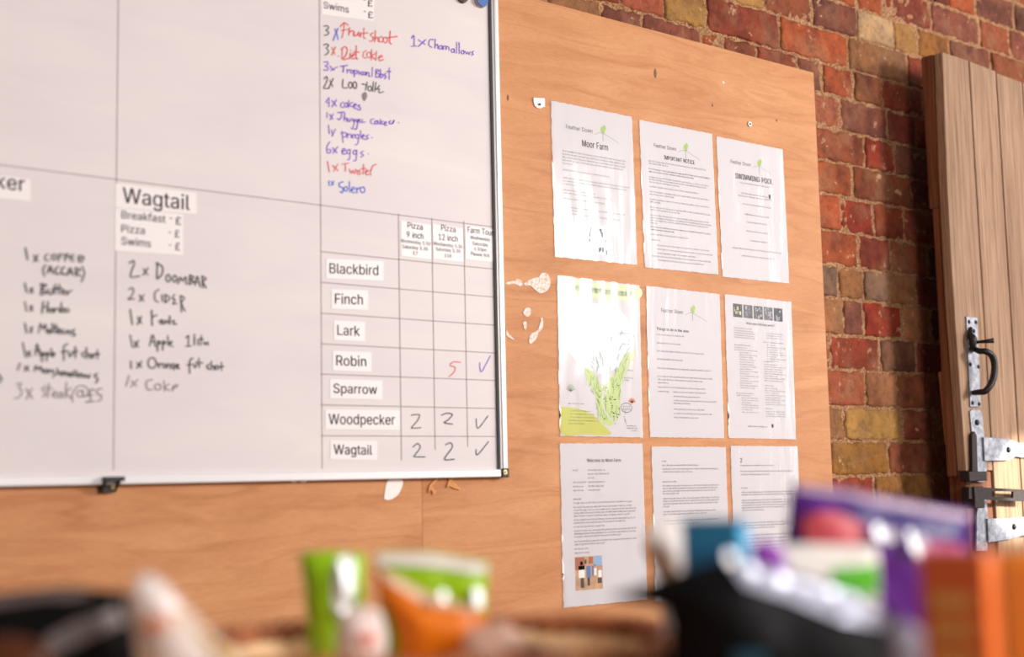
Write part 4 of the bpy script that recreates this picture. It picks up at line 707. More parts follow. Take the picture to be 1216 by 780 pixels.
# 1
d = Doc(0, 'laminated notice with a pale blue picture at its foot, top left of the nine')
d.logo(.17, .49, .163); heading(d, 'Moor Farm', .36, .68, .262, .043)
lines(d, [(.12, .9, .318), (.12, .88, .338), (.12, .9, .358), (.12, .86, .378), (.12, .24, .398), (.12, .68, .44), (.12, .93, .492), (.12, .9, .512), (.12, .3, .532), (.12, .5, .57), (.12, .72, .59), (.12, .62, .625), (.12, .88, .68), (.12, .36, .70), (.12, .8, .72)])
m = MB(); d.quad(m, .31, .765, .69, .955, .0018); pic = m.build('picture', mottled('faded_photo', (196, 208, 214), .4, .2, 60), d.t, label='faded pale blue photograph')
m = MB(); rg = random.Random(3)
for _ in range(16):
    x = rg.uniform(.33, .66); y = rg.uniform(.78, .93); L = rg.uniform(.012, .035); d.quad(m, x, y, x+rg.uniform(.008, .016), y+L, .002)
m.build('picture_figures', M['midprint'], d.t)
d.film(.0035)
# 2
d = Doc(1, 'laminated notice headed IMPORTANT NOTICE, top middle of the nine')
d.logo(.18, .48, .17); heading(d, 'IMPORTANT NOTICE', .31, .73, .243, .027, .03)
lines(d, [(.1, .9, .275), (.1, .36, .292), (.1, .92, .385), (.1, .88, .402), (.1, .5, .42), (.1, .76, .45), (.1, .92, .485), (.1, .42, .503), (.1, .93, .537), (.1, .25, .555), (.1, .92, .59), (.1, .5, .608), (.1, .9, .645), (.1, .93, .663), (.1, .88, .68), (.1, .2, .698), (.1, .6, .775), (.1, .22, .812), (.17, .88, .845), (.17, .92, .872), (.17, .7, .899), (.1, .9, .922), (.17, .8, .946)])
lines(d, [(.1, .93, .33), (.1, .72, .348)], 'print', h=.0075, dens=.8); lines(d, [(.1, .92, .725), (.1, .4, .743)], 'print', h=.0075, dens=.8)
d.film(.0022)
# 3
d = Doc(2, 'laminated notice headed SWIMMING POOL, top right of the nine')
d.logo(.19, .49, .175); heading(d, 'SWIMMING POOL', .25, .82, .28, .038, .03)
lines(d, [(.32, .76, .31)]); lines(d, [(.33, .74, .385), (.28, .8, .405), (.34, .78, .462), (.37, .75, .535), (.4, .72, .59), (.38, .7, .655)]); lines(d, [(.16, .9, .788), (.3, .8, .838)])
lines(d, [(.44, .68, .722)], 'print')
m = MB(); d.quad(m, .745, .36, .775, .392); m.build('printed_symbol', M['print'], d.t)
d.film(.0018)
# 4 : leaflet map
d = Doc(3, 'laminated green illustrated map leaflet, middle left of the nine')
def blob(d, pts, name, mt, dd=.0019, label=None):
    q = smooth_line(list(pts)+[pts[0]], 4)[:-1]; m = MB(); m.prism([d.P(x, y, dd) for x, y in q], (0, .0002, 0)); return m.build(name, mt, d.t, label=label)
ng = mat('leaflet_pale_green', (206, 218, 172), .5); mg = mat('leaflet_green', (190, 206, 130), .5); og = mat('leaflet_olive', (196, 194, 84), .5); lg = mat('leaflet_sage', (138, 156, 118), .5); pb = mat('leaflet_ice', (214, 220, 226), .5)
blob(d, [(.01, .012), (.5, .012), (.99, .012), (.99, .09), (.7, .115), (.3, .118), (.01, .112)], 'header_band', ng)
m = MB(); d.line(m, .08, .92, .082, h=.03, dens=.9); m.build('header_lettering', M['paper'], d.t)
blob(d, [(.03, .16), (.4, .15), (.72, .17), (.9, .3), (.8, .5), (.5, .6), (.25, .55), (.06, .4)], 'map_sky', pb, .00175)
blob(d, [(.3, .56), (.42, .6), (.5, .68), (.62, .62), (.72, .55), (.8, .46), (.93, .44), (.86, .52), (.8, .6), (.74, .7), (.72, .82), (.68, .90), (.58, .93), (.48, .90), (.44, .8), (.4, .71), (.32, .64)], 'map_land', mg, .0019)
blob(d, [(.01, .82), (.2, .825), (.38, .86), (.5, .92), (.6, .985), (.3, .988), (.01, .985)], 'footer_band', og)
m = MB(); rg = random.Random(11)
def rib(mb, pts, wd, dd=.0021):
    q = smooth_line(pts, 5)
    for i in range(len(q)-1):
        a, b = Vector(q[i]), Vector(q[i+1]); k = Vector((-(b-a).y, (b-a).x)).normalized()*wd
        mb.add([d.P(p.x, p.y, dd) for p in (a+k, b+k, b-k, a-k)], [(0, 1, 2, 3)])
rib(m, [(.66, .92), (.56, .86), (.5, .78), (.52, .7), (.42, .6), (.36, .48)], .006); rib(m, [(.66, .92), (.68, .8), (.74, .68), (.8, .56), (.86, .46)], .006); rib(m, [(.54, .74), (.6, .6), (.62, .4), (.6, .2)], .006)
m.build('map_roads', M['paper'], d.t)
m = MB()
for _ in range(46):
    t = rg.random(); x = rg.uniform(.36, .78); y = rg.uniform(.42, .88)
    rib(m, [(x, y), (x+rg.uniform(-.02, .02), y+rg.uniform(.015, .05))], .003, .0022)
for _ in range(60):
    t = rg.random(); x = .56+(rg.random()-.5)*(.2+.45*t); y = .88-.62*t*rg.uniform(.6, 1)
    rib(m, [(x, y), (x+(x-.56)*.18, y-rg.uniform(.02, .06))], .0028, .0022)
m.build('map_sketch_lines', lg, d.t)
m = MB()
for _ in range(26):
    x = rg.uniform(.46, .7); y = rg.uniform(.66, .9); d.quad(m, x, y, x+.015, y+.006, .0022)
for y, x0, x1 in ((.8, .1, .28), (.845, .12, .38), (.865, .12, .4), (.885, .12, .43), (.905, .1, .46), (.925, .1, .3), (.33, .72, .9), (.4, .76, .9), (.5, .8, .92), (.57, .78, .9), (.62, .76, .9), (.635, .76, .84), (.93, .8, .93), (.945, .8, .94), (.96, .86, .94)): d.line(m, x0, x1, y, h=.006)
m.build('body_text', M['midprint'], d.t)
m = MB(); ring = A(.8, .81, .07, .03, 0, 360, 20); rib(m, ring, .002, .0021); d.line(m, .755, .85, .806, h=.007); d.line(m, .75, .85, .826, h=.011); m.build('stamp', M['midprint'], d.t)
m = MB()
for k in range(5):
    a = math.radians(200+k*35); rib(m, [(.87, .775), (.87+.045*math.cos(a), .775+.03*math.sin(a))], .007, .0021)
m.build('flower_emblem', mat('leaflet_orange', (208, 116, 74), .5), d.t, label='orange flower emblem')
m = MB()
for k in range(7):
    a = math.radians(200+k*23); rib(m, [(.13, .72), (.13+.055*math.cos(a), .72+.045*math.sin(a))], .003, .0021)
m.build('tree_sketch', lg, d.t)
d.film(.004)
# 5
d = Doc(4, 'laminated notice headed Things to do in the area, centre of the nine')
d.logo(.19, .48, .165); heading(d, 'Things to do in the area', .12, .55, .288, .018, .025)
lines(d, [(.12, .5, .322), (.12, .44, .378), (.12, .75, .432), (.12, .46, .486), (.12, .84, .546), (.12, .86, .6), (.12, .72, .622), (.12, .26, .643), (.12, .76, .672), (.12, .26, .7), (.32, .76, .7), (.32, .68, .73), (.32, .92, .757), (.32, .56, .775), (.32, .75, .815), (.32, .84, .843), (.32, .64, .87)])
d.film(.0016)
# 6
d = Doc(5, 'laminated notice topped by five small dark photographs, middle right of the nine')
for k in range(5):
    m = MB(); x = .115+k*.152; d.quad(m, x, .058, x+.135, .152, .0018); ph = m.build('photograph', mottled('dark_photo_%d' % k, [(72, 70, 66), (96, 92, 96), (84, 80, 84), (100, 98, 104), (62, 62, 70)][k], .4, .5, 90), d.t)
    m = MB(); rg = random.Random(20+k)
    for _ in range(7):
        a = x+rg.uniform(.01, .1); b = rg.uniform(.065, .13); d.quad(m, a, b, a+rg.uniform(.01, .03), b+rg.uniform(.008, .025), .002)
    m.build('bright_spots', mat('photo_light_%d' % k, [(214, 206, 168), (170, 166, 168), (176, 168, 172), (172, 166, 176), (190, 188, 190)][k], .4), ph)
heading(d, 'How does the bay work?', .3, .73, .197, .018, .006, 'midprint')
rows = []
for y in (.25, .266, .282, .298): rows.append((.12, .42, y))
for i, y in enumerate([.37+.0165*j for j in range(18)]): rows.append((.12 if i < 2 else .19, .3+.16*abs(math.sin(i*1.7)), y))
for i, y in enumerate([.705+.0165*j for j in range(8)]): rows.append((.2 if i else .13, .34+.12*abs(math.sin(i*2.1)), y))
for i, y in enumerate([.25, .267, .284]): rows.append((.6, .84, y))
for i, y in enumerate([.335+.0165*j for j in range(8)]): rows.append((.6, .72+.17*abs(math.sin(i*1.3)), y))
for i, y in enumerate([.475+.0165*j for j in range(8)]): rows.append((.55, .76+.12*abs(math.sin(i*1.9)), y))
for i, y in enumerate([.645+.0165*j for j in range(8)]): rows.append((.55, .74+.13*abs(math.sin(i*1.5)), y))
for i, y in enumerate([.81, .827, .843]): rows.append((.55, .85, y))
lines(d, rows, h=.0055)
lines(d, [(.12, .38, .232), (.12, .36, .352), (.12, .38, .69), (.55, .85, .316), (.55, .66, .456), (.55, .68, .626), (.55, .64, .79)], 'midprint', h=.006)
lines(d, [(.28, .57, .92)], 'midprint')
m = MB(); d.quad(m, .63, .895, .66, .92); m.build('printed_symbol', M['midprint'], d.t)
d.film(.0012)
# 7
d = Doc(6, 'laminated letter with a colour photo of people at its foot, bottom left of the nine')
heading(d, 'Welcome to Moor Farm', .31, .72, .117, .021, .012, 'midprint')
lines(d, [(.14, .2, .172), (.32, .52, .172), (.32, .57, .196), (.32, .4, .22), (.14, .29, .246), (.32, .52, .246), (.14, .26, .272), (.32, .5, .272), (.14, .26, .296), (.32, .46, .296), (.14, .23, .35), (.14, .85, .374), (.14, .84, .4), (.14, .9, .418), (.14, .9, .436), (.14, .82, .454), (.14, .88, .478), (.14, .76, .496), (.14, .5, .52), (.14, .9, .545), (.14, .88, .563), (.14, .7, .581), (.14, .9, .61), (.14, .5, .628), (.14, .3, .655), (.14, .32, .68)])
m = MB(); d.quad(m, .14, .70, .46, .905, .0018); ph = m.build('photograph', mottled('group_photo', (198, 158, 124), .4, .3, 40), d.t, label='small colour photograph of people outdoors')
def pq(name, rects, col):
    m = MB()
    for r in rects: d.quad(m, *r, .00205)
    m.build(name, mat('photo_'+name, col, .4), ph)
pq('sky', [(.36, .703, .458, .76)], (150, 176, 210)); pq('brickwork', [(.143, .703, .25, .78), (.3, .703, .35, .745)], (176, 106, 78))
pq('shirts', [(.18, .755, .25, .83), (.36, .775, .39, .82), (.41, .79, .45, .835)], (236, 230, 226)); pq('blue_clothes', [(.27, .76, .32, .83), (.335, .76, .355, .82)], (104, 128, 176)); pq('dark_clothes', [(.2, .83, .24, .89), (.28, .83, .31, .88), (.4, .835, .45, .87), (.25, .72, .275, .745)], (84, 72, 74)); pq('faces', [(.2, .73, .23, .752), (.285, .737, .31, .758), (.365, .755, .385, .773), (.42, .768, .44, .788)], (206, 154, 126))
d.film(.0014)
# 8, 9
d = Doc(7, 'laminated text sheet behind the teal carton, bottom middle of the nine')
lines(d, [(.13, .2, .1), (.13, .62, .127)], 'midprint', h=.007); lines(d, [(.13, .32, .235)], 'midprint')
lines(d, [(.13, .88, .152), (.13, .54, .17), (.13, .88, .262), (.13, .86, .279), (.13, .85, .296), (.13, .34, .313), (.13, .88, .345), (.13, .88, .362), (.13, .86, .379), (.13, .2, .397), (.13, .84, .43), (.13, .7, .447), (.13, .86, .49), (.13, .6, .51)]); d.film(.0012)
d = Doc(8, 'laminated text sheet left of the purple pouch, bottom right of the nine')
heading(d, '2', .13, .16, .115, .03, .02, 'midprint')
lines(d, [(.13, .62, .14), (.13, .9, .18), (.13, .55, .203), (.13, .22, .295), (.13, .9, .325), (.13, .92, .342), (.13, .9, .38), (.13, .92, .397), (.13, .88, .414), (.13, .92, .431), (.13, .46, .448), (.13, .92, .535), (.13, .92, .553), (.13, .6, .571), (.13, .9, .62), (.13, .92, .645), (.13, .92, .67), (.13, .88, .695), (.13, .92, .72), (.13, .5, .745)]); d.film(.0014)

# ------------------------------------------------------------------ bits stuck on the plywood
def zz(cx, cy, sc, pts): return [(cx+x/sc, cy+y/sc) for x, y in pts]
def scrap(name, px, label, cat, mt, th=.0012, curve=True):
    o = slab(name, px, -th, th, M[mt] if isinstance(mt, str) else mt, None, 0, None, curve); prop(o, label, cat); return o
scrap('paper_residue', zz(590, 310, 7.09, [(230, 185), (290, 150), (350, 135), (380, 100), (430, 110), (452, 180), (430, 240), (370, 270), (320, 240), (280, 205), (240, 205)]), 'large torn white paper patch left of the green map leaflet', 'paper residue', 'residue')
scrap('paper_residue', zz(590, 310, 7.09, [(80, 178), (150, 165), (170, 152), (215, 170), (212, 208), (180, 205), (150, 192), (85, 195)]), 'thin white paper smear touching the whiteboard frame beside the large torn patch', 'paper residue', 'residue')
scrap('paper_residue', zz(590, 310, 7.09, [(222, 425), (250, 392), (285, 405), (285, 450), (255, 468), (228, 450)]), 'small round white paper fleck below the large torn patch', 'paper residue', 'residue')
scrap('paper_residue', zz(590, 310, 7.09, [(372, 480), (388, 482), (386, 560), (352, 602), (332, 650), (295, 692), (270, 682), (282, 618), (330, 592), (358, 550)]), 'long slanting white paper streak left of the green map leaflet', 'paper residue', 'residue')
scrap('paper_residue', zz(590, 310, 7.09, [(222, 520), (245, 505), (252, 540), (242, 578), (228, 560)]), 'tiny white paper sliver between the round fleck and the slanting streak', 'paper residue', 'residue')
scrap('paper_residue', zz(590, 310, 7.09, [(80, 560), (92, 600), (120, 630), (148, 662), (120, 650), (84, 625)]), 'white paper sliver hugging the whiteboard frame, lowest of the specks there', 'paper residue', 'residue')
scrap('paint_chip', zz(340, 380, 3.547, [(412, 752), (424, 682), (450, 668), (488, 672), (488, 700), (468, 738), (432, 758)]), 'smooth white leaf-shaped chip just below the whiteboard', 'paint chip', mat('white_chip', (240, 226, 220), .5))
scrap('paint_chip', zz(340, 380, 3.547, [(18, 668), (45, 670), (40, 684), (24, 682)]), 'left one of two tiny white chips under the whiteboard rail', 'paint chip', 'filmedge')
scrap('paint_chip', zz(340, 380, 3.547, [(60, 668), (90, 668), (82, 684), (64, 682)]), 'right one of two tiny white chips under the whiteboard rail', 'paint chip', 'filmedge')
scrap('veneer_flake', zz(340, 380, 3.547, [(598, 728), (606, 694), (636, 666), (638, 674), (618, 698), (632, 722), (620, 734), (612, 716)]), 'curled brown veneer flake right of the leaf-shaped chip', 'veneer flake', 'flake', .003)
scrap('veneer_flake', zz(340, 380, 3.547, [(676, 706), (690, 664), (706, 682), (736, 714), (706, 708), (690, 700)]), 'brown veneer flake below the black whiteboard corner', 'veneer flake', 'flake', .003)
t = thing('paper_tab', at(639, 128, 0), 'small white torn tab held by a nail, upper left of the notices', 'paper tab')
slab('tab', zz(620, 100, 15.6, [(215, 250), (420, 262), (424, 415), (390, 420), (345, 445), (290, 440), (245, 400), (222, 340)]), -.003, .0025, M['filmedge'], t)
c = at(640.6, 124, -.004); m = MB(); disc(m, c, .0022, -.006, -.003, 12); m.build('nail', M['nail'], t)
t = thing('screw', at(890.5, 149, 0), 'pale round screw head in the plywood above the SWIMMING POOL notice', 'screw')
c = at(890.5, 147.3, -.002); m = MB(); disc(m, c, .0062, -.0025, -.0002, 18); m.build('washer_head', M['zinc'], t, bevel=.0008)
c = at(891, 147.3, -.003); m = MB(); disc(m, c, .0022, -.0032, -.0024, 12); m.build('recess', M['nail'], t)
for x, y, rx, ry, lab in ((778, 87, .004, .010, 'dark wood knot in the plywood above the notices'), (922, 143, .0025, .003, 'small dark nail hole right of the screw in the plywood'), (846, 125, .002, .004, 'small dark nick in the plywood left of the screw'), (603, 116, .0025, .006, 'dark nick in the plywood beside the whiteboard frame'), (859, 98, .003, .003, 'pale filled spot in the plywood above the screw'), (592, 36, .002, .002, 'dark speck at the top of the plywood by the whiteboard frame'), (758, 743, .0012, .012, 'thin vertical crack at the foot of the plywood')):
    c = at(x, y, 0); m = MB(); m.prism([(c.x+rx*math.cos(i*math.pi/6)*random.uniform(.8, 1.1), -.0004, c.z+ry*math.sin(i*math.pi/6)) for i in range(12)], (0, .0004, 0))
    o = m.build('plywood_mark', M['residue'] if 'pale' in lab else M['knot']); prop(o, lab, 'mark')

# ------------------------------------------------------------------ plank door
YD = -.12
dr = thing('door_1', (1.42, YD, .02), None, None, None, 'structure')
def zD(x, y): return at(x, y, YD).z
def plank(u0, u1, z0, z1a, z1b, mt, th=.024, y=YD, bow=0):
    m = MB(); n = 12; V = []
    for k in range(n+1):
        t = k/n; za = z0+(z1a-z0)*t; zb = z0+(z1b-z0)*t; dx = bow*math.sin(math.pi*t)
        V += [(u0+dx, y, za), (u1, y, zb), (u1, y+th, zb), (u0+dx, y+th, za)]
    F = [[0, 1, 2, 3], [4*n+3, 4*n+2, 4*n+1, 4*n]]
    for k in range(n):
        for q in range(4): F.append([4*k+q, 4*k+4+q, 4*k+4+(q+1) % 4, 4*k+(q+1) % 4])
    m.add(V, F); return m.build('plank', mt, dr, bevel=.0025)
plank(1.2405, 1.3505, ZR(-.607), ZR(.395), ZR(.394), M['plank'], bow=-.012)
plank(1.3555, 1.4695, .03, ZR(.393), ZR(.388), M['plank2'])
plank(1.4745, 1.590, .03, ZR(.384), ZR(.380), M['plank'])
plank(1.595, 1.712, .03, ZR(.380), ZR(.376), M['plank2'])
plank(1.717, 1.84, .03, ZR(.376), ZR(.372), M['plank'])
m = MB(); m.box((1.236, YD+.025, ZR(.02)), (1.30, YD+.058, ZR(.395))); m.box((1.236, YD+.025, ZR(-.62)), (1.30, YD+.05, ZR(.02))); m.build('edge_batten', M['darkwood'], dr, bevel=.003, label='dark edge batten behind the planks')
m = MB(); m.box((1.243, YD+.006, .03), (1.352, YD+.05, ZR(-.609))); m.build('foot_block', M['darkwood'], dr, bevel=.003, label='dark lower section of the first plank')
m = MB(); m.box((1.3, YD+.0255, ZR(.18)), (1.83, YD+.055, ZR(.30))); m.box((1.3, YD+.0255, ZR(-1.3)), (1.83, YD+.055, ZR(-1.15))); m.build('ledge', M['darkwood'], dr, bevel=.004)
m = MB(); m.prism([at(1119.5, 441, YD+.05), at(1124, 441, YD+.05), at(1130.5, 527, YD+.05), at(1127.5, 528, YD+.05)], (0, .012, 0)); m.build('split_batten', M['stick'], dr, label='thin split strip of lighter wood')
def dome(mb, c, r, h, n=12):
    k = len(mb.v); V = [(c.x, c.y-h, c.z)]
    for q, (rr, hh) in enumerate(((.55, .86), (.85, .5), (1, 0))):
        V += [(c.x+r*rr*math.cos(2*math.pi*i/n), c.y-h*hh, c.z+r*rr*math.sin(2*math.pi*i/n)) for i in range(n)]
    F = [[0, 1+(i+1) % n, 1+i] for i in range(n)]
    for q in range(2): F += [[1+q*n+i, 1+q*n+(i+1) % n, 1+(q+1)*n+(i+1) % n, 1+(q+1)*n+i] for i in range(n)]
    mb.add(V, F)
YP = YD-.004
def zp(pts, cx=1140, cy=360, sc=6.5): return [(cx+x/sc, cy+y/sc) for x, y in pts]
lp = slab('latch_plate', zp([(50, 102), (135, 110), (162, 800), (82, 800)]), YP, .0045, M['galv'], dr, .0008, 'galvanised latch plate')
m = MB()
for x, y in ((70, 143), (122, 147), (107, 215), (80, 472), (142, 490), (97, 770), (147, 778)):
    q = zp([(x, y)])[0]; dome(m, at(*q, YP), .0052, .003)
m.build('nails', M['nail'], lp)
m = MB()
pts = smooth_line([at(*zp([q])[0], YP-dy) for q, dy in (((118, 352), .004), ((150, 370), .03), ((200, 372), .045), ((250, 410), .05), ((268, 500), .05), ((250, 600), .048), ((200, 675), .04), ((150, 685), .025), ((105, 690), .003))], 5)
m.tube(pts, [.0062+.002*math.sin(math.pi*i/(len(pts)-1)) for i in range(len(pts))], 10); m.build('pull_handle', M['iron'], dr, True, 'curved black iron pull handle')
m = MB()
m.tube(smooth_line([at(*zp([q])[0], YP-dy) for q, dy in (((85, 190), .003), ((78, 240), .006), ((100, 280), .012), ((100, 340), .010), ((125, 365), .006))], 4), [.004, .0045, .005, .006, .007, .008, .009, .0095, .010, .0095, .009, .0085, .008, .007, .006, .006, .005][:17], 8)
m.tube([at(*zp([q])[0], YP-dy) for q, dy in (((110, 305), .008), ((150, 298), .02), ((200, 294), .035), ((262, 288), .05))], [.005, .0035, .0045, .006], 8); m.build('thumb_latch', M['iron'], dr, True, 'black iron thumb latch')
def z7(pts): return [(1130+x/4.337, 470+y/4.337) for x, y in pts]
fp = slab('bolt_plate', z7([(95, 80), (108, 70), (148, 72), (158, 90), (180, 300), (182, 440), (150, 445), (128, 440)]), YP, .0045, M['galv'], dr, .0008, 'galvanised vertical bolt plate')
slab('bolt_slot', z7([(106, 200), (118, 182), (130, 205), (136, 400), (108, 400)]), YP-.006, .006, M['rust'], fp, .0005, 'dark bolt in the plate')
m = MB(); dome(m, at(*z7([(130, 137)])[0], YP), .0075, .005); m.build('bolt_head', M['nail'], fp)
slab('lower_plate', z7([(145, 520), (180, 520), (190, 640), (186, 800), (128, 800), (130, 620)]), YP, .0045, M['galv'], dr, .0008, 'galvanised lower upright plate')
def strap(pts, bolt):
    s = slab('strap', z7(pts), YP-.005, .006, M['galv'], dr, .001, 'galvanised gate strap')
    m = MB(); dome(m, at(*z7([bolt])[0], YP-.005), .0075, .005); m.build('bolt_head', M['nail'], s)
strap([(166, 212), (300, 222), (345, 240), (420, 246), (420, 320), (360, 318), (330, 312), (300, 332), (172, 336)], (292, 278))
strap([(186, 632), (300, 630), (350, 622), (420, 625), (420, 720), (360, 722), (300, 740), (192, 756)], (321, 674))
m = MB(); hz0 = z7([(90, 465), (420, 485), (420, 545), (90, 520)])
for pts in ([(90, 468), (420, 484), (420, 494), (90, 488)], [(90, 512), (420, 532), (420, 546), (90, 530)], [(90, 486), (208, 490), (208, 520), (90, 514)], [(318, 490), (420, 492), (420, 534), (318, 528)]):
    m.prism([at(x, y, YP-.03) for x, y in z7(pts)], (0, .006, 0))
m.build('slotted_hasp', M['rust'], dr, label='rusty slotted hasp bar')
m = MB(); a = at(1148, 560, YP-.02); b = at(1170, 571, YP-.02); m.box((a.x, YP-.026, b.z), (b.x, YP-.0002, a.z)); a = at(1150, 578, YP-.02); b = at(1163, 603, YP-.02); m.box((a.x, YP-.035, b.z), (b.x, YP-.0002, a.z)); m.build('hasp_staple', M['rust'], dr, bevel=.002, label='rusty dark staple block')

# ------------------------------------------------------------------ counter and goods in front
ZC = 1.05
mc = plank_mat('counter_top', (170, 120, 80), (190, 140, 98), (120, 80, 50))
ct = thing('counter', (-1.1, -1.35, 0), 'wooden counter carrying the snacks, just below the picture', 'counter')
m = MB(); m.box((-1.75, -1.80, ZC-.035), (-.45, -.98, ZC)); m.build('counter_top', mc, ct, bevel=.004)
m = MB(); m.box((-1.70, -1.74, .12), (-.50, -1.04, ZC-.036)); m.build('cabinet_body', M['darkwood'], ct, bevel=.004)
m = MB(); m.box((-1.68, -1.70, 0), (-.52, -1.08, .119)); m.build('plinth', M['darkwood'], ct)

def outline_dist(p, poly):
    best = 9e9
    for i in range(len(poly)):
        a = poly[i]; b = poly[(i+1) % len(poly)]; ab = b-a; t = max(0, min(1, (p-a).dot(ab)/max(1e-12, ab.length_squared)))
        best = min(best, (p-(a+ab*t)).length)
    return best
class Pouch:
    """A filled packet standing at depth d: front and back films bulge between the sealed edges of its outline."""
    def __init__(s, name, px, d, bulge, mt, label, cat, crumple=.003, group=None, lean=0, part='film_bag', curve=False, seal=.006):
        if curve: px = smooth_line(list(px)+[px[0]], 4)[:-1]
        s.d = d; s.lean = lean
        s.poly = [Vector(((x-608)/FPX*d, -(y-390)/FPX*d)) for x, y in px]
        s.c = sum(s.poly, Vector((0, 0)))/len(s.poly); s.b = bulge; s.cr = crumple; s.sd = random.random()*90; s.seal = seal
        s.ymin = min(p.y for p in s.poly); s.rmax = 0
        V, T = s.tri(s.poly, .006)
        s.rmax = max([outline_dist(p, s.poly) for p in V]+[1e-4])
        n = len(V); fr = [s.w(p, -s.h(p)) for p in V]; bk = [s.w(p, s.h(p)) for p in V]
        W = fr+bk; zmin = min(v.z for v in W); b0 = s.w(Vector((s.c.x, s.ymin)), 0)
        s.t = thing(name, (b0.x, b0.y, zmin), label, cat, group)
        edge = {}
        for f in T:
            for i in range(3):
                e = (f[i], f[(i+1) % 3]); edge[tuple(sorted(e))] = edge.get(tuple(sorted(e)), []) + [e]
        F = [list(f) for f in T]+[[i+n for i in reversed(f)] for f in T]
        for k, v in edge.items():
            if len(v) == 1: a, b = v[0]; F.append([b, a, a+n, b+n])
        s.o = obj(part, W, F, mt, s.t, True)
    def tri(s, poly, st):
        pts = []; E = []
        for i in range(len(poly)):
            a, b = poly[i], poly[(i+1) % len(poly)]; k = max(1, int((b-a).length/st))
            for j in range(k): pts.append(a+(b-a)*(j/k))
        n = len(pts); E = [(i, (i+1) % n) for i in range(n)]
        xs = [p.x for p in poly]; ys = [p.y for p in poly]; y = min(ys); r = 0
        while y < max(ys):
            x = min(xs)+(r % 2)*st/2
            while x < max(xs):
                p = Vector((x, y))
                if inside(p, poly) and outline_dist(p, poly) > st*.45: pts.append(p)
                x += st
            y += st*.87; r += 1
        v, e, f, *_ = delaunay_2d_cdt(pts, E, [], 1, 1e-6)
        return [Vector(p) for p in v], [list(q) for q in f]
    def h(s, p):
        q = outline_dist(p, s.poly) if inside(p, s.poly) else 0
        a = max(0, min(1, (q-s.seal)/max(1e-5, s.rmax-s.seal)))
        n = noise.noise(Vector((p.x*42, p.y*42, s.sd)))+.5*noise.noise(Vector((p.x*95, p.y*95, s.sd)))
        return .0009+s.b*math.sqrt(max(0, 1-(1-a)**2))+s.cr*n*min(1, q/.012)*(.4+a)
    def w(s, p, off):
        return CAM+RIGHT*p.x+UP*p.y+FWD*(s.d+off+s.lean*(p.y-s.ymin))
    def patch(s, name, px, mt, label=None, lift=.0026, curve=False):      # printed area or painted highlight lying on the front film
        if curve: px = smooth_line(list(px)+[px[0]], 4)[:-1]
        poly = [Vector(((x-608)/FPX*s.d, -(y-390)/FPX*s.d)) for x, y in px]
        V, T = s.tri(poly, .005)
        return obj(name, [s.w(p, -s.h(p)-lift) for p in V], T, mt, s.t, True, label)
def floor_px(x, d, z=ZC): return ypx(x, d, z+.004)

# wicker basket
D0 = .985; bc = CAM+RIGHT*((505-608)/FPX*D0)+Vector((FWD.x, FWD.y, 0)).normalized()*D0*math.cos(PITCH)
ex = Vector((RIGHT.x, RIGHT.y, 0)).normalized(); ey = Vector((-ex.y, ex.x, 0))
ZRIM = 1.140
bk = thing('wicker_basket', (bc.x, bc.y, ZC), 'brown wicker basket on the counter, holding the green and orange packets', 'basket')
def brim(a, k, z): # super-ellipse ring
    ca, sa = math.cos(a), math.sin(a); e = .62
    return Vector((bc.x, bc.y, 0))+ex*(.165*k*math.copysign(abs(ca)**e, ca))+ey*(.125*k*math.copysign(abs(sa)**e, sa))+Vector((0, 0, z))
wk = mottled('wicker', (240, 196, 150), .6, .3, 60, .4, 120); wk2 = mottled('wicker_dark', (160, 92, 50), .6, .3, 60, .4, 120)
NS = 44; m = MB()
for r in range(11):
    z = ZC+.008+r*.0072; k = .86+.13*r/10; pts = []
    for i in range(NS*4):
        a = 2*math.pi*i/(NS*4); ph = math.pi*(i/4+r); pts.append(brim(a, k, z)+ (brim(a, k, z)-Vector((bc.x, bc.y, z))).normalized()*.0028*math.cos(ph))
    m.tube(pts, .0037, 6, True)
m.build('woven_side', wk, bk, True)
m = MB()
for i in range(NS): a = 2*math.pi*(i+.0)/NS; m.tube([brim(a, .86, ZC+.003), brim(a, .99, ZRIM-.004)], .0024, 6)
m.build('stakes', wk2, bk, True)
m = MB()
for ph in (0, math.pi):
    pts = []
    for i in range(260):
        a = 2*math.pi*i/260; q = brim(a, 1.0, ZRIM-.004); dn = (q-Vector((bc.x, bc.y, q.z))).normalized(); t = 26*a+ph
        pts.append(q+dn*.0045*math.cos(t)+Vector((0, 0, .0045*math.sin(t))))
    m.tube(pts, .0056, 6, True)
m.build('braided_rim', wk2, bk, True, 'darker braided rim')
m = MB(); V = []; NL = 72
for j, (k, z) in enumerate(((.80, ZC+.0075), (.84, ZC+.02), (.885, ZC+.05), (.925, ZRIM-.014), (.93, ZRIM-.0095))):
    V += [brim(2*math.pi*i/NL, k+.006*math.sin(i*1.9)*(j == 4), z) for i in range(NL)]
m.add(V, [[j*NL+i, j*NL+(i+1) % NL, (j+1)*NL+(i+1) % NL, (j+1)*NL+i] for j in range(4) for i in range(NL)])
m.build('paper_liner', mottled('kraft_liner', (238, 196, 150), .7, .06, 30, .2, 50), bk, True, 'tan paper liner')
m = MB(); m.prism([brim(2*math.pi*i/60, .855, ZC+.0015) for i in range(60)], (0, 0, .005)); m.build('base', wk, bk)
def basket_floor(x, d): return ypx(x, d, ZC+.013)

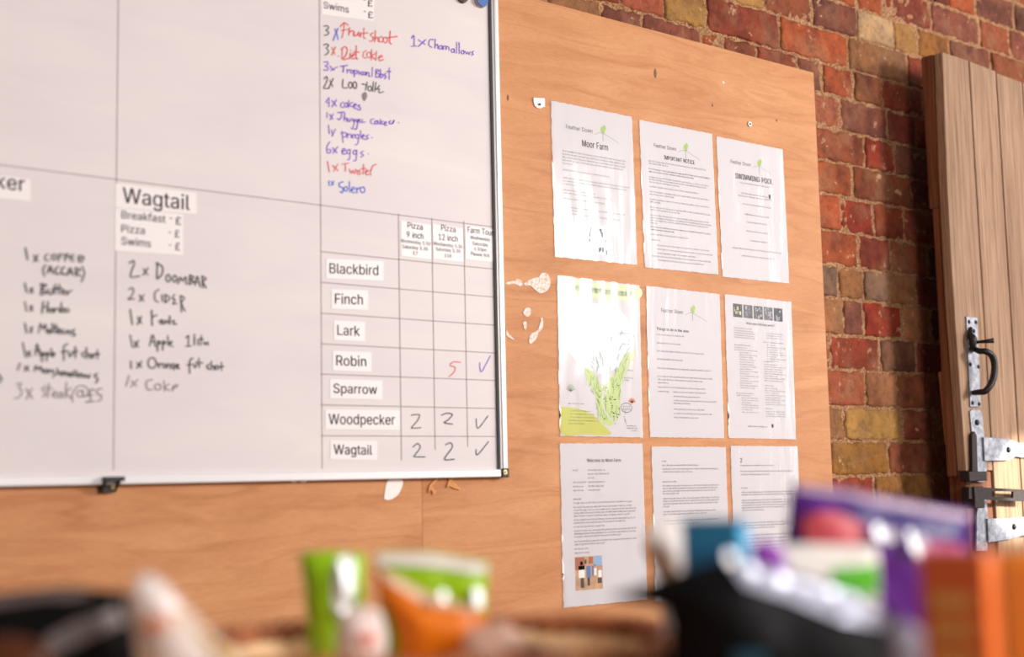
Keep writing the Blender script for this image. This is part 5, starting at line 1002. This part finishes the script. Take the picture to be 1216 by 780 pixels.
glint_mat = mat('glint_foil', (186, 186, 188), .5, metal=1)
def glint(p, x, y, sx, sy):                     # added flat foil facet, tilted at the assumed window lamp to make a highlight
    c = cp(x, y, p.d-p.b-.006+p.lean*0); n = ((Vector((2.45, -2.95, 2.18))-c).normalized()+(CAM-c).normalized()).normalized()
    a = Vector((0, 0, 1)).cross(n).normalized(); b = n.cross(a); m = MB(); N = 14
    m.prism([c+a*sx*math.cos(2*math.pi*i/N)+b*sy*math.sin(2*math.pi*i/N)-n*.0008 for i in range(N)], n*.0008)
    m.build('added_glint', glint_mat, p.t, label='added facet giving a foil highlight')

green = foil('green_foil', (150, 196, 20), .25, .06, .5); orange = foil('orange_foil', (238, 124, 20), .35, .05, .4); white = foil('white_foil', (236, 228, 220), .35, .03, .4)
p = Pouch('snack_packet', [(356, 656), (392, 654), (434, 658), (433, 700), (424, basket_floor(424, 1.03)), (374, basket_floor(374, 1.03)), (362, 700)], 1.03, .014, green, 'upright plain green packet, leftmost in the wicker basket', 'snack packet')
p.patch('print_or_highlight', [(402, 660), (420, 660), (424, 690), (418, 726), (402, 726), (398, 690)], foil('highlight_silver_white', (240, 244, 236), .12, .02, .2), 'white painted highlight stripe', curve=True)  # vertical highlight on the foil, painted as a white patch
glint(p, 411, 685, .0045, .014); glint(p, 408, 724, .004, .004)
p = Pouch('snack_packet', [(446, 655), (512, 655), (581, 667), (577, 720), (568, basket_floor(560, 1.045)), (470, basket_floor(470, 1.045)), (452, 720)], 1.045, .013, green, 'green packet with a broad white top, behind the orange one in the basket', 'snack packet')
p.patch('print_or_highlight', [(447, 656), (512, 656), (580, 668), (578, 681), (520, 671), (466, 668), (449, 672)], white, 'white top band')
p.patch('edge_highlight', [(562, 698), (573, 696), (574, 722), (562, 722)], foil('highlight_silver_white2', (240, 244, 236), .15, .02, .2), 'white painted highlight at the right edge')  # white patch painted as a highlight on the foil edge
glint(p, 568, 708, .004, .007)
p = Pouch('snack_packet', [(444, 674), (458, 676), (508, 704), (566, 722), (580, 736), (566, basket_floor(566, .985)), (492, basket_floor(492, .985)), (470, 745), (452, 712)], .985, .012, orange, 'orange packet leaning across the middle of the basket', 'snack packet')
p.patch('sealed_edge', [(446, 674), (460, 676), (508, 703), (566, 721), (566, 729), (504, 715), (462, 690)], foil('pale_seal', (238, 206, 170), .35, .03, .3), 'pale sealed edge')
glint(p, 527, 708, .004, .004)
wr = foil('white_red_wrapper', (236, 214, 206), .3, .08, .6)
p = Pouch('sweet_wrapper', [(406, 728), (430, 718), (452, 726), (460, 756), (452, basket_floor(452, .94)), (410, basket_floor(410, .94)), (398, 758)], .94, .010, wr, 'crumpled white wrapper with a red spot, below the green packet in the basket', 'wrapper', .004)
p.patch('print_or_highlight', [(432, 748), (444, 746), (448, 760), (434, 764)], mat('wrapper_red', (206, 92, 72), .4), 'red print')
p = Pouch('sweet_wrapper', [(560, 744), (600, 738), (622, 752), (616, basket_floor(616, .95)), (556, basket_floor(556, .95)), (548, 762)], .95, .010, foil('pink_wrapper', (226, 180, 158), .3, .08, .6), 'crumpled pinkish wrapper at the right of the basket', 'wrapper', .004)
p = Pouch('sweet_wrapper', [(598, 770), (640, 766), (672, 776), (668, basket_floor(668, .9)), (596, basket_floor(596, .9))], .9, .008, foil('dark_wrapper', (70, 46, 60), .3, .1, .6), 'dark purple wrapper at the bottom edge of the photo, right in the basket', 'wrapper', .003)

# left group
p = Pouch('coffee_bag', [(-70, 712), (0, 704), (80, 696), (154, 704), (160, 760), (168, floor_px(168, .86)), (-62, floor_px(-62, .86))], .86, .02, foil('black_matt_foil', (14, 11, 13), .5, .1, .3, spec=.12), 'matt black bag with a grey printed band, at the lower left corner', 'bag', .0025)
p.patch('printed_band', [(66, 748), (100, 730), (142, 718), (150, 738), (112, 754), (80, 768)], mat('grey_print', (118, 106, 104), .5), 'grey printed band')
p.patch('top_seal_or_sheen', [(-66, 714), (0, 706), (80, 698), (110, 701), (110, 709), (60, 710), (-20, 720), (-66, 726)], foil('grey_sheen', (108, 92, 90), .3, .1, .4), 'greyish highlight painted along the top')  # second patch paints the grey highlight along the bag's top
p = Pouch('amber_packet', [(-40, 758), (20, 756), (62, 768), (80, floor_px(80, .76)), (-40, floor_px(-40, .76))], .76, .012, foil('amber_foil', (80, 38, 14), .35, .2, .4), 'dark amber packet at the very bottom left corner, before the black bag', 'packet')
cel = mottled('clear_bag_film', (236, 220, 214), .2, .05, 40, .5, 60); cel.node_tree.nodes['Principled BSDF'].inputs['Alpha'].default_value = .62
fl = floor_px(230, .81)
p = Pouch('biscuit_bag', [(166, 682), (178, 680), (196, 692), (222, 722), (252, 752), (290, 785), (296, fl), (172, fl), (162, 770), (150, 716)], .81, .014, cel, 'clear peaked bag of biscuits between the black bag and the basket', 'bag', .003)
def biscuits(pp):
    tan = mottled('biscuit', (216, 178, 120), .7, .2, 80, .4, 120)
    for (x, y, r, dz) in ((196, 742, .013, 0), (226, 772, .015, .002), (252, 792, .015, -.002), (198, 792, .015, .0), (226, 824, .016, 0), (262, 830, .015, 0), (192, 836, .012, 0)):
        c = cp(x, y, .81+dz*.5); m = MB(); n = 18; V = []
        m.prism([c+RIGHT*r*math.cos(2*math.pi*i/n)+UP*r*math.sin(2*math.pi*i/n)-FWD*.004 for i in range(n)], FWD*.008)
        m.build('biscuit', tan, pp.t, bevel=.0015)
biscuits(p)
p.patch('label', [(176, 728), (204, 724), (210, 742), (178, 746)], mat('label_brown', (196, 122, 92), .5), 'brown paper label')
p.patch('twist_top', [(164, 690), (178, 682), (198, 696), (218, 722), (204, 724), (186, 702), (168, 708)], foil('white_film', (244, 232, 228), .2, .02, .4), 'white gathered top')

# right group: cartons
def carton(name, px_tl, px_tr, d, w, dep, rot, ztop, mts, label, cat):
    """box standing on the counter; front centred under the given pixel span at depth d, turned by rot"""
    cx = (px_tl+px_tr)/2; c = CAM+RIGHT*((cx-608)/FPX*d)+FWD*d; c.z = ZC
    R = Matrix.Rotation(rot, 3, 'Z'); ax = R @ ex; ay = R @ ey
    t = thing(name, (c.x, c.y, ZC), label, cat); h = ztop-ZC
    def P(x, y, z): return Vector((c.x, c.y, ZC))+ax*x+ay*y+Vector((0, 0, z))
    m = MB(); m.prism([P(-w/2, 0, .0005), P(w/2, 0, .0005), P(w/2, dep, .0005), P(-w/2, dep, .0005)], (0, 0, h-.0005)); m.build('carton_body', mts[0], t, bevel=.0012)
    def face(name, side, x0, z0, x1, z1, mt, label=None):       # printed panel on front ('f') or right ('r') side
        m = MB()
        if side == 'f': q = [P(-w/2+w*x, -.0006, h*z) for x, z in ((x0, z0), (x1, z0), (x1, z1), (x0, z1))]; dv = ay*.0005
        else: q = [P(w/2+.0006, dep*x, h*z) for x, z in ((x0, z0), (x1, z0), (x1, z1), (x0, z1))]; dv = ax*-.0005
        m.prism(q, dv); return m.build(name, mt, t, label=label)
    return t, face, P
def zof(x, y, d): return cp(x, y, d).z
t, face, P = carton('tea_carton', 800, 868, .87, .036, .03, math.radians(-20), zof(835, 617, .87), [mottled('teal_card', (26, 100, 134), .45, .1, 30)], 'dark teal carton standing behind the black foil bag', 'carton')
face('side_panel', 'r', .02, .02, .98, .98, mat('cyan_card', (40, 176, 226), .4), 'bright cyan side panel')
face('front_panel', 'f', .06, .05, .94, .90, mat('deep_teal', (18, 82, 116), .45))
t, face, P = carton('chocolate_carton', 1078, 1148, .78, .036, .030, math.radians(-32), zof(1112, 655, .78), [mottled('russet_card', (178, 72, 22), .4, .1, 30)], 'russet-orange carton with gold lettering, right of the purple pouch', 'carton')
face('side_panel', 'r', .02, .32, .98, .985, mat('lit_orange_card', (236, 118, 44), .4), 'orange side panel with its lit brightness painted on')  # side facing the light, its brightness put into the colour
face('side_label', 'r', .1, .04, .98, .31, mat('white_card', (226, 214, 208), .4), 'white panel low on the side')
m = MB(); rg = random.Random(5)
for z in (.80, .70, .60, .50, .40, .30):
    x = .2
    while x < .75:
        k = rg.uniform(.06, .14); m.prism([P(-.018+.036*a, -.0009, (zof(1112, 655, .78)-ZC)*b) for a, b in ((x, z), (min(.82, x+k), z), (min(.82, x+k), z+.055), (x, z+.055))], ey*.0002); x += k+.03
m.build('gold_lettering', mat('gold_print', (206, 148, 70), .4, metal=.2), t, label='gold lettering')
t, face, P = carton('amber_carton', 1190, 1250, .80, .045, .03, math.radians(-12), zof(1215, 655, .80), [mottled('amber_card', (206, 116, 20), .4, .1, 30)], 'amber carton cut by the right edge of the photo', 'carton')
face('front_panel', 'f', .08, .05, .92, .95, mat('amber_dark', (190, 100, 14), .4))

# purple pouch
pur = foil('purple_foil', (92, 40, 128), .3, .08, .4)
d_ = .97; fb = floor_px(1040, d_)
p = Pouch('chocolate_pouch', [(940, 574), (1000, 580), (1062, 592), (1110, 600), (1152, 606), (1152, 660), (1146, fb), (930, fb), (932, 650)], d_, .017, pur, 'large purple pouch with red print, standing before the brick wall', 'pouch', .002)
p.patch('red_print', [(950, 612), (980, 604), (1016, 618), (1022, 640), (996, 650), (955, 640)], mat('red_print', (206, 82, 92), .4), 'red printed swirl', curve=True)
p.patch('navy_panel', [(1000, 596), (1060, 604), (1146, 622), (1146, 640), (1090, 630), (1040, 618), (1004, 610)], mat('navy_print', (58, 40, 116), .35), 'navy printed band')
p.patch('top_seal_or_sheen', [(944, 576), (1000, 582), (1062, 594), (1148, 609), (1148, 617), (1062, 603), (1000, 590), (946, 582)], foil('pale_lilac', (206, 184, 206), .3, .05, .4), 'pale sealed top')
p.patch('pink_panel', [(1076, 640), (1110, 640), (1142, 646), (1140, 665), (1078, 662)], mat('pink_print', (214, 106, 150), .4), 'pink printed panel')
p.patch('glint_panel', [(1040, 626), (1054, 624), (1056, 638), (1042, 640)], mat('highlight_white', (244, 240, 248), .1, coat=1), 'white painted highlight dot')  # specular spot on the pouch painted as a white patch
glint(p, 1044, 632, .0055, .0055)
p.patch('highlight_flash', [(1080, 634), (1090, 632), (1096, 654), (1086, 656)], mat('highlight_white2', (244, 240, 248), .1, coat=1), 'white painted highlight streak')  # long specular highlight painted in white on the pouch
glint(p, 1085, 645, .0035, .010)
# white and green packet
d_ = .89; fb = floor_px(960, d_)
p = Pouch('noodle_packet', [(896, 648), (960, 646), (1040, 648), (1044, 672), (1046, fb), (892, fb), (890, 670)], d_, .010, foil('white_gloss', (232, 224, 214), .3, .03, .3), 'white packet with a green corner, between the black bag and purple pouch', 'packet', .002)
p.patch('green_panel', [(984, 672), (1041, 668), (1042, 706), (990, 706)], mat('vivid_green', (84, 180, 30), .35), 'green printed corner')
p = Pouch('purple_wrapper', [(894, 646), (904, 642), (926, 648), (934, 664), (930, floor_px(930, .855)), (898, floor_px(898, .855))], .855, .005, foil('violet_foil', (142, 60, 170), .3, .08, .5), 'small violet wrapper peeping out right of the teal carton', 'wrapper', .002)
# kraft and white paper bag behind the teal carton
p = Pouch('paper_bag', [(770, 628), (788, 618), (806, 622), (822, 640), (824, floor_px(824, .93)), (792, floor_px(792, .93)), (784, 690), (764, 650)], .93, .008, mottled('white_paper_bag', (236, 226, 220), .6, .05, 40, .3, 60), 'white and tan paper bag left of the teal carton', 'paper bag', .003)
p.patch('tan_panel', [(766, 646), (776, 642), (804, 680), (808, 700), (794, 692)], mat('kraft', (206, 164, 116), .6), 'tan strip')
# big black foil bag in front
d_ = .80; fb = floor_px(940, d_)
blk = foil('black_foil', (8, 6, 8), .5, .1, .4, spec=.12)
p = Pouch('crisp_bag', [(722, 709), (788, 686), (838, 668), (880, 664), (950, 682), (1020, 706), (1062, 728), (1096, 770), (1104, fb), (796, fb), (796, 742), (790, 722)], d_, .022, blk, 'big black foil bag with a silver sealed edge, front right of the counter', 'bag', .003)
p.patch('silver_seal', [(868, 672), (890, 668), (950, 684), (1018, 708), (1056, 730), (1044, 742), (990, 730), (930, 706), (880, 690)], foil('silver_foil', (196, 198, 214), .28, .05, .5, metal=.5), 'silver sealed edge')
p.patch('teal_print', [(862, 762), (900, 760), (904, 784), (866, 786)], mat('teal_print', (24, 74, 90), .4), 'dark teal print')
p.patch('highlight_dot', [(864, 652+12), (874, 662), (878, 672), (868, 676)], mat('highlight_silver', (206, 202, 190), .2, metal=.3), 'pale highlight painted at the end of the seal')  # round highlight on the black foil, painted in silver
glint(p, 868, 662, .004, .004); glint(p, 1028, 712, .006, .004)
p = Pouch('silver_wrapper', [(1056, 742), (1076, 736), (1096, 752), (1104, floor_px(1104, .70)), (1050, floor_px(1050, .70))], .70, .006, foil('grey_foil', (120, 112, 122), .3, .1, .6), 'grey crumpled wrapper between the black bag and the russet carton', 'wrapper', .003)
